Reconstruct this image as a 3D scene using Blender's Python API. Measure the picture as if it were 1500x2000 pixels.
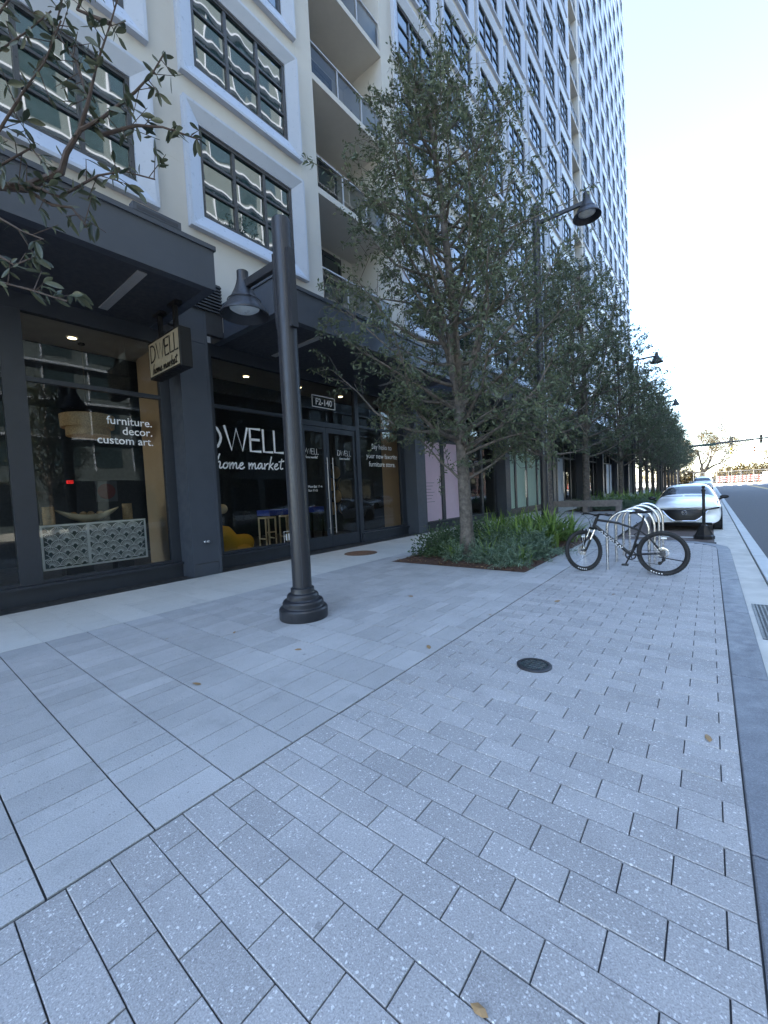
import bpy, math, random
import numpy as np
from mathutils import Matrix, Vector

for o in list(bpy.data.objects): bpy.data.objects.remove(o)
sc = bpy.context.scene
COL = sc.collection
R = math.radians
rnd = random.Random(7)

# ------------------------------------------------------------------ camera, sky, sun, exposure
cam_d = bpy.data.cameras.new('camera')
cam = bpy.data.objects.new('camera', cam_d); COL.objects.link(cam)
cam_d.sensor_fit = 'HORIZONTAL'; cam_d.sensor_width = 36.0; cam_d.lens = 19.056
cam_d.clip_start = 0.05; cam_d.clip_end = 3000
_r = Vector((0.78052, 0.62317, -0.04941)); _u = Vector((0.01078, 0.06561, 0.99779)); _f = Vector((-0.62503, 0.77933, -0.04449))
cam.matrix_world = Matrix(((_r.x, _u.x, -_f.x, 0), (_r.y, _u.y, -_f.y, 0), (_r.z, _u.z, -_f.z, 1.55), (0, 0, 0, 1)))
sc.camera = cam

SUN_AZ, SUN_EL = R(230), R(42)          # azimuth clockwise from +Y (the street) towards +X
S = Vector((math.sin(SUN_AZ) * math.cos(SUN_EL), math.cos(SUN_AZ) * math.cos(SUN_EL), math.sin(SUN_EL)))
world = bpy.data.worlds.new('World'); sc.world = world; world.use_nodes = True
wn = world.node_tree.nodes; wl_ = world.node_tree.links
bg = wn['Background']
sky = wn.new('ShaderNodeTexSky'); sky.sky_type = 'NISHITA'; sky.sun_disc = False
sky.sun_elevation = SUN_EL; sky.sun_rotation = SUN_AZ; sky.air_density = 1.0; sky.dust_density = 0.5; sky.ozone_density = 1.0
wl_.new(sky.outputs[0], bg.inputs[0]); bg.inputs[1].default_value = 0.15
sun_d = bpy.data.lights.new('sun', 'SUN'); sun_d.energy = 5.0; sun_d.angle = R(0.5); sun_d.color = (1, 0.92, 0.78)
sun = bpy.data.objects.new('sun', sun_d); COL.objects.link(sun); sun.location = S * 120
sun.rotation_euler = S.to_track_quat('Z', 'Y').to_euler()
vs = sc.view_settings
sc.display_settings.display_device = 'sRGB'
vs.view_transform = 'Standard'; vs.look = 'None'; vs.gamma = 1; vs.use_curve_mapping = False
vs.exposure = 2.72
sc.cycles.use_denoising = True
sc.cycles.max_bounces = 8; sc.cycles.transparent_max_bounces = 12; sc.cycles.caustics_reflective = False; sc.cycles.caustics_refractive = False

# ------------------------------------------------------------------ materials
def newmat(name):
    m = bpy.data.materials.new(name); m.use_nodes = True
    return m, m.node_tree.nodes, m.node_tree.links, m.node_tree.nodes['Principled BSDF']
def c4(c): return (c[0], c[1], c[2], 1)
def sc3(c, k): return (min(1, c[0] * k), min(1, c[1] * k), min(1, c[2] * k))
def mixc(n, l, fac, a, b, mode='MIX'):
    x = n.new('ShaderNodeMix'); x.data_type = 'RGBA'; x.blend_type = mode
    for i, v in ((0, fac), (6, a), (7, b)):
        if isinstance(v, (int, float)): x.inputs[i].default_value = v
        elif isinstance(v, tuple): x.inputs[i].default_value = c4(v)
        else: l.new(v, x.inputs[i])
    return x.outputs[2]
def math_(n, l, op, a, b=0.0, clamp=False):
    x = n.new('ShaderNodeMath'); x.operation = op; x.use_clamp = clamp
    for i, v in ((0, a), (1, b)):
        if isinstance(v, (int, float)): x.inputs[i].default_value = v
        else: l.new(v, x.inputs[i])
    return x.outputs[0]
def noise(n, l, scale, detail=4, vec=None, rough=.55):
    x = n.new('ShaderNodeTexNoise'); x.inputs['Scale'].default_value = scale; x.inputs['Detail'].default_value = detail
    x.inputs['Roughness'].default_value = rough
    if vec is not None: l.new(vec, x.inputs['Vector'])
    return x.outputs['Fac']
def ramp(n, l, fac, a, b, lo=.35, hi=.65):
    x = n.new('ShaderNodeMapRange'); x.inputs[1].default_value = lo; x.inputs[2].default_value = hi
    x.inputs[3].default_value = a; x.inputs[4].default_value = b; x.clamp = True
    l.new(fac, x.inputs[0]); return x.outputs[0]
def pm(name, col, rough=.6, metal=0., var=.08, vscale=4., bump=0., bscale=60., spec=.5, island=0., coat=0., stain=0.):
    m, n, l, p = newmat(name)
    tc = n.new('ShaderNodeTexCoord'); v = tc.outputs['Object']
    out = mixc(n, l, ramp(n, l, noise(n, l, vscale, 5, v), 0, 1, .3, .7), sc3(col, 1 - var), sc3(col, 1 + var))
    if island:
        g = n.new('ShaderNodeNewGeometry')
        k = ramp(n, l, g.outputs['Random Per Island'], 1 - island, 1 + island, 0, 1)
        cc = n.new('ShaderNodeCombineColor')
        for i in range(3): l.new(k, cc.inputs[i])
        out = mixc(n, l, 1.0, out, cc.outputs[0], 'MULTIPLY')
    if stain:
        out = mixc(n, l, ramp(n, l, noise(n, l, .7, 6, v, .7), 0, stain, .5, .75), out, sc3(col, .5))
    l.new(out, p.inputs['Base Color'])
    p.inputs['Metallic'].default_value = metal; p.inputs['Specular IOR Level'].default_value = spec
    l.new(ramp(n, l, noise(n, l, vscale * 3, 4, v), max(.02, rough - .08), min(1, rough + .08)), p.inputs['Roughness'])
    if coat: p.inputs['Coat Weight'].default_value = coat; p.inputs['Coat Roughness'].default_value = .04
    if bump:
        b = n.new('ShaderNodeBump'); b.inputs['Strength'].default_value = bump; b.inputs['Distance'].default_value = .004
        l.new(noise(n, l, bscale, 4, v), b.inputs['Height']); l.new(b.outputs[0], p.inputs['Normal'])
    return m
def emat(name, col, strength):
    m, n, l, p = newmat(name)
    p.inputs['Base Color'].default_value = c4(col); p.inputs['Emission Color'].default_value = c4(col); p.inputs['Emission Strength'].default_value = strength
    return m
def glassmat(name, tint, refl, wav=0., wscale=1.2):
    m, n, l, p = newmat(name); n.remove(p)
    o = n['Material Output']
    t = n.new('ShaderNodeBsdfTransparent'); t.inputs[0].default_value = c4(tint)
    g = n.new('ShaderNodeBsdfGlossy'); g.inputs['Roughness'].default_value = .01; g.inputs['Color'].default_value = (.92, .96, .97, 1)
    fr = n.new('ShaderNodeFresnel'); fr.inputs['IOR'].default_value = 1.5
    if wav:
        tc = n.new('ShaderNodeNewGeometry')
        b = n.new('ShaderNodeBump'); b.inputs['Strength'].default_value = 1; b.inputs['Distance'].default_value = wav
        l.new(noise(n, l, wscale, 1, tc.outputs['Position']), b.inputs['Height']); l.new(b.outputs[0], g.inputs['Normal'])
    mx = n.new('ShaderNodeMixShader')
    l.new(math_(n, l, 'MULTIPLY', fr.outputs[0], refl, True), mx.inputs[0]); l.new(t.outputs[0], mx.inputs[1]); l.new(g.outputs[0], mx.inputs[2])
    l.new(mx.outputs[0], o.inputs[0]); return m
def windowglass(name, col, ior, wav, wscale):
    m, n, l, p = newmat(name)
    p.inputs['Base Color'].default_value = c4(col); p.inputs['Roughness'].default_value = .015; p.inputs['IOR'].default_value = ior
    g = n.new('ShaderNodeNewGeometry'); mp = n.new('ShaderNodeMapping'); mp.inputs['Scale'].default_value = (1, 1.6, .55)
    l.new(g.outputs['Position'], mp.inputs[0])
    b = n.new('ShaderNodeBump'); b.inputs['Strength'].default_value = 1; b.inputs['Distance'].default_value = wav
    l.new(noise(n, l, wscale, 1, mp.outputs[0]), b.inputs['Height']); l.new(b.outputs[0], p.inputs['Normal'])
    return m
def stonemat(name, col, island, chips, pits, big=.12, rough=.75, warm=None):
    m, n, l, p = newmat(name)
    tc = n.new('ShaderNodeTexCoord'); v = tc.outputs['Object']
    g = n.new('ShaderNodeNewGeometry')
    out = mixc(n, l, ramp(n, l, noise(n, l, 160, 3, v), 0, 1, .35, .65), sc3(col, .8), sc3(col, 1.16))
    k = math_(n, l, 'MULTIPLY', ramp(n, l, g.outputs['Random Per Island'], 1 - island, 1 + island, 0, 1), ramp(n, l, noise(n, l, 1.3, 6, v, .7), 1 - big, 1 + big * .6, .3, .7))
    cc = n.new('ShaderNodeCombineColor')
    for i in range(3): l.new(k, cc.inputs[i])
    out = mixc(n, l, 1.0, out, cc.outputs[0], 'MULTIPLY')
    dn_ = n.new('ShaderNodeTexNoise'); dn_.inputs['Scale'].default_value = 90; dn_.inputs['Detail'].default_value = 2; l.new(v, dn_.inputs['Vector'])
    dv = n.new('ShaderNodeVectorMath'); dv.operation = 'MULTIPLY_ADD'; l.new(dn_.outputs['Color'], dv.inputs[0]); dv.inputs[1].default_value = (.012, .012, .012); l.new(v, dv.inputs[2])
    def specks(scale, thr, size, c, amt):
        nonlocal out
        vo = n.new('ShaderNodeTexVoronoi'); vo.inputs['Scale'].default_value = scale; l.new(dv.outputs[0], vo.inputs['Vector'])
        sp = n.new('ShaderNodeSeparateColor'); l.new(vo.outputs['Color'], sp.inputs[0])
        a = math_(n, l, 'GREATER_THAN', sp.outputs[0], thr)
        s = math_(n, l, 'LESS_THAN', vo.outputs['Distance'], math_(n, l, 'MULTIPLY', sp.outputs[1], size))
        out = mixc(n, l, math_(n, l, 'MULTIPLY', math_(n, l, 'MULTIPLY', a, s), amt), out, c)
    if chips:
        specks(62, .86, .40, (.80, .79, .76), chips); specks(105, .66, .46, (.80, .79, .77), chips * .85); specks(190, .5, .5, (.66, .66, .66), chips * .6); specks(150, .6, .5, (.14, .14, .15), chips * .45)
    if pits: specks(45, .75, .3, sc3(col, .45), pits); specks(120, .7, .4, sc3(col, .6), pits * .6)
    specks(2.3, .45, .055, sc3(col, .38), .55); specks(6.5, .72, .10, sc3(col, .45), .5)
    # blotchy stains
    out = mixc(n, l, ramp(n, l, noise(n, l, 3.1, 5, v, .65), 0, .38, .56, .74), out, sc3(col, .55))
    l.new(out, p.inputs['Base Color']); p.inputs['Specular IOR Level'].default_value = .35
    l.new(ramp(n, l, noise(n, l, 9, 4, v), rough - .12, rough + .1), p.inputs['Roughness'])
    b = n.new('ShaderNodeBump'); b.inputs['Strength'].default_value = .35; b.inputs['Distance'].default_value = .002
    l.new(noise(n, l, 210, 3, v), b.inputs['Height']); l.new(b.outputs[0], p.inputs['Normal'])
    return m
def leafmat(name, a, b, trans=.25, rough=.5):
    m, n, l, p = newmat(name)
    g = n.new('ShaderNodeNewGeometry')
    col = mixc(n, l, g.outputs['Random Per Island'], a, b)
    l.new(col, p.inputs['Base Color']); p.inputs['Roughness'].default_value = rough; p.inputs['Specular IOR Level'].default_value = .4
    t = n.new('ShaderNodeBsdfTranslucent'); l.new(col, t.inputs[0])
    mx = n.new('ShaderNodeMixShader'); mx.inputs[0].default_value = trans
    l.new(p.outputs[0], mx.inputs[1]); l.new(t.outputs[0], mx.inputs[2]); l.new(mx.outputs[0], n['Material Output'].inputs[0])
    return m

M = {}
M['paver'] = stonemat('paver_stone', (.41, .395, .39), .10, .8, 0)
M['slab'] = stonemat('slab_stone', (.455, .445, .44), .10, .12, .55, .14)
M['tile'] = stonemat('pale_tile', (.60, .58, .54), .05, .1, .2, .06)
M['joint'] = pm('joint_sand', (.045, .044, .045), .9)
M['kerbdark'] = stonemat('granite', (.19, .20, .225), .05, .1, .2, .12, .6)
M['concrete'] = pm('gutter_concrete', (.60, .58, .53), .85, var=.14, vscale=2.2, bump=.3, bscale=90, stain=.45)
M['concrete2'] = pm('edge_concrete', (.56, .58, .58), .8, var=.08, vscale=3, bump=.2)
M['asphalt'] = pm('asphalt', (.085, .086, .092), .85, var=.25, vscale=60, bump=.6, bscale=180)
M['earth'] = pm('earth', (.22, .21, .19), .95, var=.2, vscale=.3)
M['white_line'] = pm('road_paint', (.75, .75, .72), .7, var=.12, vscale=8)
M['yellow_line'] = pm('yellow_paint', (.7, .45, .12), .7, var=.12, vscale=8)
M['darktile'] = pm('dark_threshold', (.035, .036, .038), .5, var=.2, vscale=3)
M['charcoal'] = pm('charcoal_panel', (.055, .065, .085), .42, var=.06, vscale=2)
M['charcoal2'] = pm('charcoal_metal', (.04, .044, .052), .4, var=.08)
M['soffit'] = pm('dark_soffit', (.036, .040, .050), .6)
M['bronze'] = pm('dark_shop_frame', (.028, .034, .046), .4)
M['cream'] = pm('cream_render', (.49, .485, .465), .85, var=.05, vscale=.8, bump=.15, bscale=120)
M['whiteframe'] = pm('white_aluminium', (.41, .455, .54), .35, var=.02)
M['greyunder'] = pm('grey_soffit_render', (.50, .49, .46), .85, var=.03)
M['muntin'] = pm('dark_muntin', (.045, .048, .055), .35)
M['wglass'] = windowglass('coated_window_glass', (.010, .03, .036), 2.8, .0045, 1.1)
M['shopglass'] = glassmat('shop_glass', (.82, .86, .86), .95, .0015, 1.0)
M['railglass'] = glassmat('grey_rail_glass', (.38, .41, .43), .6)
M['railmetal'] = pm('grey_rail_metal', (.42, .43, .45), .4, metal=.4)
M['poleblack'] = pm('black_pole_paint', (.019, .021, .027), .42, var=.1, vscale=9)
M['lens'] = pm('frosted_lens', (.75, .76, .72), .3)
M['white'] = pm('white_vinyl', (.93, .93, .94), .6, var=.01)
M['cream_sign'] = pm('cream_sign_face', (.34, .30, .22), .6, var=.04)
M['black'] = pm('black_plastic', (.010, .010, .011), .45, spec=.35)
M['steel'] = pm('brushed_steel', (.62, .62, .62), .25, metal=1, var=.05, vscale=30)
M['handlesteel'] = pm('satin_steel', (.26, .26, .27), .4, metal=1, var=.03)
M['chrome'] = pm('chrome', (.8, .8, .8), .1, metal=1, var=.01)
M['bark'] = pm('bark', (.11, .095, .082), .9, var=.5, vscale=11, bump=1, bscale=38)
M['twig'] = pm('twig_bark', (.06, .042, .034), .85, var=.25, vscale=20)
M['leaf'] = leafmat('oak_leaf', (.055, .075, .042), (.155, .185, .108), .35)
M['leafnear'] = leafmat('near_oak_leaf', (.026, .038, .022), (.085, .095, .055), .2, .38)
M['leaffar'] = leafmat('sunlit_leaf', (.030, .024, .008), (.13, .09, .022), .12)
M['fern'] = leafmat('fern_frond', (.045, .09, .05), (.23, .31, .22), .2)
M['strap'] = leafmat('strap_leaf', (.05, .12, .022), (.29, .40, .10), .3, .4)
M['shrub'] = leafmat('shrub_leaf', (.03, .06, .026), (.10, .15, .07), .2)
M['mulch'] = pm('bark_mulch', (.075, .04, .028), .95, var=.5, vscale=25, bump=1, bscale=50)
M['chip'] = pm('bark_chip', (.11, .06, .038), .9, island=.7, var=.2)
M['dryleaf'] = pm('dry_leaf', (.30, .19, .09), .7, island=.4)
M['wood'] = pm('weathered_wood', (.20, .17, .15), .8, var=.25, vscale=6)
M['rust'] = pm('rusty_iron', (.16, .085, .05), .75, var=.35, vscale=18, bump=.6, bscale=40)
M['iron'] = pm('dark_iron', (.06, .06, .065), .5, metal=.5, var=.2, vscale=20)
M['baypaver'] = pm('brown_paver', (.12, .095, .085), .85, var=.15, vscale=20, island=.15)
M['carwhite'] = pm('white_car_paint', (.90, .91, .92), .4, var=.01, coat=1)
M['carglass'] = windowglass('car_glass', (.012, .016, .022), 1.7, .0005, 1)
M['rubber'] = pm('rubber', (.018, .018, .019), .8)
M['red'] = pm('red_paint', (.55, .05, .04), .5)
M['darkred'] = pm('dark_red_print', (.10, .025, .03), .7)
M['orange'] = pm('orange_plastic', (.7, .2, .05), .5)
M['yellow'] = pm('yellow_signal_paint', (.75, .48, .05), .5)
M['signgreen'] = pm('dark_sign', (.02, .05, .04), .5)
M['pink'] = pm('pink_film', (.76, .58, .69), .7, var=.03)
M['green'] = pm('pale_green_film', (.62, .80, .66), .7, var=.03)
M['greywhite'] = pm('grey_white_film', (.62, .66, .70), .7)
M['tan'] = pm('tan_panel', (.40, .30, .20), .8, var=.03)
M['ceil'] = pm('shop_ceiling', (.42, .40, .36), .9)
M['darkwall'] = pm('dark_interior', (.022, .026, .034), .9)
M['shopfloor'] = pm('shop_floor', (.10, .10, .11), .5)
M['mustard'] = pm('mustard_fabric', (.62, .34, .03), .9, var=.08, vscale=30)
M['blue'] = pm('blue_cloth', (.02, .05, .35), .8)
M['wicker'] = pm('woven_rattan', (.34, .23, .12), .8, var=.3, vscale=40, bump=1, bscale=60)
M['palewood'] = pm('pale_wood', (.55, .46, .32), .7, var=.15)
M['teal'] = pm('dark_teal_panel', (.035, .06, .06), .5)
M['lampon'] = emat('warm_downlight', (1, .78, .42), 2.2)
M['exitred'] = emat('exit_red', (1, .03, .03), .10)
M['oppo'] = pm('teal_panel_wall', (.085, .11, .12), .85, var=.05, vscale=.4)
M['oppowin'] = windowglass('opposite_glass', (.03, .05, .06), 1.6, .002, 1)
M['brick'] = pm('terracotta_render', (.45, .25, .17), .85, var=.1)
M['fluted'] = pm('louvre', (.03, .033, .04), .5)

# ------------------------------------------------------------------ mesh helpers
class MB:
    def __init__(s): s.v = []; s.f = []; s.m = []
    def add(s, vs_, fs, mat=0):
        b = len(s.v); s.v += [tuple(p) for p in vs_]; s.f += [tuple(b + i for i in f) for f in fs]; s.m += [mat] * len(fs)
    def quad(s, a, b, c, d, mat=0): s.add([a, b, c, d], [(0, 1, 2, 3)], mat)
    def box(s, x0, x1, y0, y1, z0, z1, mat=0, bev=0):
        if bev:
            b = bev
            pts = []
            for z, i in ((z0, b), (z0 + b, 0), (z1 - b, 0), (z1, b)):
                x0_, x1_, y0_, y1_ = x0 + i, x1 - i, y0 + i, y1 - i
                k = b - i
                pts += [(x0_ + k, y0_, z), (x1_ - k, y0_, z), (x1_, y0_ + k, z), (x1_, y1_ - k, z), (x1_ - k, y1_, z), (x0_ + k, y1_, z), (x0_, y1_ - k, z), (x0_, y0_ + k, z)]
            fs = [tuple(range(7, -1, -1)), tuple(range(24, 32))]
            for r in range(3):
                for i in range(8): fs.append((r * 8 + i, r * 8 + (i + 1) % 8, r * 8 + 8 + (i + 1) % 8, r * 8 + 8 + i))
            s.add(pts, fs, mat); return
        p = [(x0, y0, z0), (x1, y0, z0), (x1, y1, z0), (x0, y1, z0), (x0, y0, z1), (x1, y0, z1), (x1, y1, z1), (x0, y1, z1)]
        s.add(p, [(3, 2, 1, 0), (4, 5, 6, 7), (0, 1, 5, 4), (1, 2, 6, 5), (2, 3, 7, 6), (3, 0, 4, 7)], mat)
    def tube(s, pts, r, n=8, mat=0, caps=True, flat=1.0):
        pts = [Vector(p) for p in pts]; k = len(pts)
        rs = r if isinstance(r, (list, tuple)) else [r] * k
        vs_ = []; ref = None
        for i, p in enumerate(pts):
            d = (pts[min(i + 1, k - 1)] - pts[max(i - 1, 0)])
            d = d.normalized() if d.length > 1e-9 else Vector((0, 0, 1))
            if ref is None: ref = Vector((0, 0, 1)) if abs(d.z) < .9 else Vector((1, 0, 0))
            a = (ref - d * ref.dot(d))
            a = a.normalized() if a.length > 1e-6 else d.orthogonal().normalized()
            b = d.cross(a); ref = a
            for j in range(n):
                t = 2 * math.pi * j / n
                vs_.append(p + a * (rs[i] * math.cos(t)) + b * (rs[i] * flat * math.sin(t)))
        fs = [(i * n + j, i * n + (j + 1) % n, (i + 1) * n + (j + 1) % n, (i + 1) * n + j) for i in range(k - 1) for j in range(n)]
        if caps: fs += [tuple(range(n - 1, -1, -1)), tuple(range((k - 1) * n, k * n))]
        s.add(vs_, fs, mat)
    def lathe(s, prof, n=24, mat=0, c=(0, 0, 0), axis='z', cap0=True, cap1=True):
        vs_ = []
        for r, z in prof:
            for j in range(n):
                t = 2 * math.pi * j / n; a, b = r * math.cos(t), r * math.sin(t)
                p = {'z': (a, b, z), 'y': (b, z, a), 'x': (z, a, b)}[axis]
                vs_.append((c[0] + p[0], c[1] + p[1], c[2] + p[2]))
        k = len(prof)
        fs = [(i * n + j, i * n + (j + 1) % n, (i + 1) * n + (j + 1) % n, (i + 1) * n + j) for i in range(k - 1) for j in range(n)]
        if cap0: fs.append(tuple(range(n - 1, -1, -1)))
        if cap1: fs.append(tuple(range((k - 1) * n, k * n)))
        s.add(vs_, fs, mat)
    def torus(s, c, R_, r, nu=40, nv=10, mat=0, axis='y', squash=1.0):
        vs_ = []
        for i in range(nu):
            t = 2 * math.pi * i / nu
            for j in range(nv):
                q = 2 * math.pi * j / nv; rr = R_ + r * math.cos(q); h = r * squash * math.sin(q)
                a, b = rr * math.cos(t), rr * math.sin(t)
                p = {'z': (a, b, h), 'y': (a, h, b), 'x': (h, a, b)}[axis]
                vs_.append((c[0] + p[0], c[1] + p[1], c[2] + p[2]))
        s.add(vs_, [(i * nv + j, ((i + 1) % nu) * nv + j, ((i + 1) % nu) * nv + (j + 1) % nv, i * nv + (j + 1) % nv) for i in range(nu) for j in range(nv)], mat)
    def sphere(s, c, r, n=12, mat=0, sx=1, sy=1, sz=1):
        prof = [(max(1e-4, r * math.sin(math.pi * i / n)), -r * math.cos(math.pi * i / n)) for i in range(n + 1)]
        vs_ = []; m = n * 2
        for a, z in prof:
            for j in range(m): t = 2 * math.pi * j / m; vs_.append((c[0] + sx * a * math.cos(t), c[1] + sy * a * math.sin(t), c[2] + sz * z))
        s.add(vs_, [(i * m + j, i * m + (j + 1) % m, (i + 1) * m + (j + 1) % m, (i + 1) * m + j) for i in range(n) for j in range(m)], mat)
    def stroke(s, pts, w, fn, mat=0, th=.004):
        """flat ribbon along 2-D points, mapped to space by fn(u, v, depth)"""
        P = [Vector((p[0], p[1])) for p in pts]; k = len(P)
        L = []; Rr = []
        for i in range(k):
            d = P[min(i + 1, k - 1)] - P[max(i - 1, 0)]
            d = d.normalized() if d.length > 1e-9 else Vector((1, 0))
            nrm = Vector((-d.y, d.x)) * w / 2
            e = d * w * .5 * (-1 if i == 0 else 1 if i == k - 1 else 0)
            L.append(P[i] + nrm + e * .6); Rr.append(P[i] - nrm + e * .6)
        vs_ = [fn(q.x, q.y, th) for q in L] + [fn(q.x, q.y, th) for q in Rr]
        s.add(vs_, [(k + i, k + i + 1, i + 1, i) for i in range(k - 1)], mat)
    def build(s, name, mats, parent=None, smooth=False, kind=None, world=True, loc=None, angle=35):
        me = bpy.data.meshes.new(name)
        off = wloc(parent) if (parent is not None and world) else Vector((0, 0, 0))
        if loc is not None: off = off + Vector(loc) if (parent is not None and world) else Vector(loc)
        v = np.array(s.v, float) - np.array(off) if (world or loc is not None) else np.array(s.v, float)
        me.from_pydata(v.tolist(), [], s.f); 
        if not isinstance(mats, (list, tuple)): mats = [mats]
        for m in mats: me.materials.append(m)
        me.polygons.foreach_set('material_index', s.m)
        if smooth:
            me.polygons.foreach_set('use_smooth', [True] * len(s.f)); me.set_sharp_from_angle(angle=R(angle))
        me.update()
        o = bpy.data.objects.new(name, me); COL.objects.link(o)
        if parent is not None: o.parent = parent
        if loc is not None: o.location = Vector(loc) if not (parent is not None and world) else Vector(loc)
        if kind: o['kind'] = kind
        return o
def wloc(o):
    v = Vector((0, 0, 0))
    while o is not None: v = v + o.location; o = o.parent
    return v
def tag(o, label, cat, group=None):
    o['label'] = label; o['category'] = cat
    if group: o['group'] = group
    return o
def thing(name, label, cat, loc=(0, 0, 0), rz=0, group=None):
    o = bpy.data.objects.new(name, None); COL.objects.link(o); o.location = loc; o.rotation_euler = (0, 0, rz); o.empty_display_size = .2
    return tag(o, label, cat, group)
def dup(src, loc=None, rz=None, label=None, group=None, parent=None, scale=None):
    kids = {}
    def cp(o, par):
        c = o.copy(); COL.objects.link(c); c.parent = par
        for ch in o.children: cp(ch, c)
        return c
    r = cp(src, parent)
    if loc is not None: r.location = loc
    if rz is not None: r.rotation_euler = (0, 0, rz)
    if scale is not None: r.scale = (scale, scale, scale)
    if label: r['label'] = label
    if group: r['group'] = group
    return r
def npobj(name, V, F, mat, parent=None, mi=None):
    """mesh object from numpy vertices / quads"""
    me = bpy.data.meshes.new(name)
    me.vertices.add(len(V)); me.vertices.foreach_set('co', np.asarray(V, np.float32).ravel())
    me.loops.add(F.size); me.loops.foreach_set('vertex_index', F.astype(np.int32).ravel())
    me.polygons.add(len(F)); me.polygons.foreach_set('loop_start', np.arange(0, F.size, F.shape[1], dtype=np.int32))
    me.materials.append(mat); me.update(calc_edges=True); me.validate()
    o = bpy.data.objects.new(name, me); COL.objects.link(o)
    if parent is not None: o.parent = parent
    return o
def text_mesh(name, body, size, fn, mat, parent=None, align='LEFT', bold=0.0, sx=1.0):
    cu = bpy.data.curves.new('txt', 'FONT'); cu.body = body; cu.size = size; cu.align_x = align; cu.offset = bold; cu.resolution_u = 3
    cu.fill_mode = 'FRONT'
    to = bpy.data.objects.new('txt', cu); COL.objects.link(to)
    bpy.context.view_layer.update()
    me = bpy.data.meshes.new_from_object(to.evaluated_get(bpy.context.evaluated_depsgraph_get()))
    bpy.data.objects.remove(to); bpy.data.curves.remove(cu)
    off = wloc(parent) if parent is not None else Vector((0, 0, 0))
    for v in me.vertices: v.co = Vector(fn(v.co.x * sx, v.co.y, .004)) - off
    me.materials.clear(); me.materials.append(mat); me.name = name
    o = bpy.data.objects.new(name, me); COL.objects.link(o)
    if parent is not None: o.parent = parent
    return o

# ------------------------------------------------------------------ ground, road, pavements
def struct(name, mb, mats, **k):
    o = mb.build(name, mats, **k); o['kind'] = 'structure'; return o
g = MB(); g.quad((-400, -200, -.3), (600, -200, -.3), (600, 1500, -.3), (-400, 1500, -.3)); struct('ground', g, M['earth'])
g = MB(); g.quad((.87, -60, -.08), (13, -60, -.08), (13, 104, -.08), (.87, 104, -.08)); g.quad((-120, 104, -.08), (200, 104, -.08), (200, 121, -.08), (-120, 121, -.08)); struct('road', g, M['asphalt'])
g = MB(); y = 3.9 - 4.5 * 10
while y < 103: g.box(.34, .655, y + .006, y + 4.494, -.3, -.075, bev=.006); y += 4.5
struct('gutter', g, M['concrete'])
g = MB()
y = -40
while y < 103:
    g.box(.675, .87, y, y + 2.99, -.3, -.06, bev=.008); y += 3
struct('road_edge_strip', g, M['concrete2'])
g = MB(); g.quad((-9.05, -30, -.0095), (.12, -30, -.0095), (.12, 12.6, -.0095), (-9.05, 12.6, -.0095)); g.quad((-9.05, 12.6, -.0095), (-2.08, 12.6, -.0095), (-2.08, 104, -.0095), (-9.05, 104, -.0095)); struct('paving_bed', g, M['joint'])
def brick(g, x0, x1, y0, y1, j=.0027, b=.0024, jit=.0013, h=.011, jy=None):
    jy = j if jy is None else jy
    x0 += j; x1 -= j; y0 += jy; y1 -= jy
    t = [rnd.uniform(-jit, jit) for _ in range(3)]
    def z(x, y): return t[0] + t[1] * (x - x0) / max(.1, x1 - x0) * .7 + t[2] * (y - y0) / max(.1, y1 - y0) * .7
    c = [(x0, y0), (x1, y0), (x1, y1), (x0, y1)]; ci = [(x0 + b, y0 + b), (x1 - b, y0 + b), (x1 - b, y1 - b), (x0 + b, y1 - b)]
    vs_ = [(x, y, z(x, y) - h) for x, y in c] + [(x, y, z(x, y) - b * .8) for x, y in c] + [(x, y, z(x, y)) for x, y in ci]
    fs = [(8, 9, 10, 11)]
    for i in range(4): k = (i + 1) % 4; fs += [(i, k, 4 + k, 4 + i), (4 + i, 4 + k, 8 + k, 8 + i)]
    g.add(vs_, fs)
g = MB(); row = 0; y = 1.336 - .1585 * 20
while y < 12.45:
    x = -2.08 if row % 2 == 1 else -2.08 - .1625
    while x < .11:
        a, b_ = max(x, -2.08), min(x + .325, .117)
        xm = (a + b_) / 2
        if b_ - a > .03 and not (y > 11.6 and xm > .05 - (y - 11.6) * .9): brick(g, a, b_, y, y + .1585)
        x += .325
    y += .1585; row += 1
struct('sidewalk_pavers', g, M['paver'])
PL1 = (-5.67, -2.63, 7.25, 12.9); PL2 = (-6.6, -2.2, 24.9, 33.5); PL3 = (-6.3, -2.2, 36.2, 80)
def inpl(x, y):
    return any(p[0] < x < p[1] and p[2] < y < p[3] for p in (PL1, PL2, PL3))
g = MB(); y = .324 - .4115 * 12
while y < 70:
    cuts = sorted([-6.15] + [-2.09]); x = -6.15; off = rnd.random()
    while x < -2.1:
        L = rnd.choice([.145, .15, .18, .2, .2, .25, .28, .3, .36])
        if x + L > -2.2: L = -2.09 - x
        x1 = min(x + L, -2.09)
        for p in (PL1, PL2, PL3):
            if p[2] < y + .2 < p[3]:
                if x < p[0] < x1: x1 = p[0]
                if x < p[1] < x1: x1 = p[1]
        if not inpl((x + x1) / 2, y + .2) and x1 - x > .012: brick(g, x, x1, y, y + .4115, j=.0024, b=.0014, jit=.0008, jy=.0045)
        x = x1
    y += .4115
struct('walkway_slabs', g, M['slab'])
g = MB(); y = 1.132 - .413 * 12
while y < 70:
    for x0, x1 in ((-8.355, -7.27), (-7.27, -6.155)): brick(g, x0, x1, y, y + .413, j=.0016, b=.001, jit=.0003)
    y += .413
struct('pale_tile_strip', g, M['tile'])
g = MB(); g.box(-9.2, -8.36, -30, 67, -.2, .003); struct('threshold', g, M['darktile'])
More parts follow.
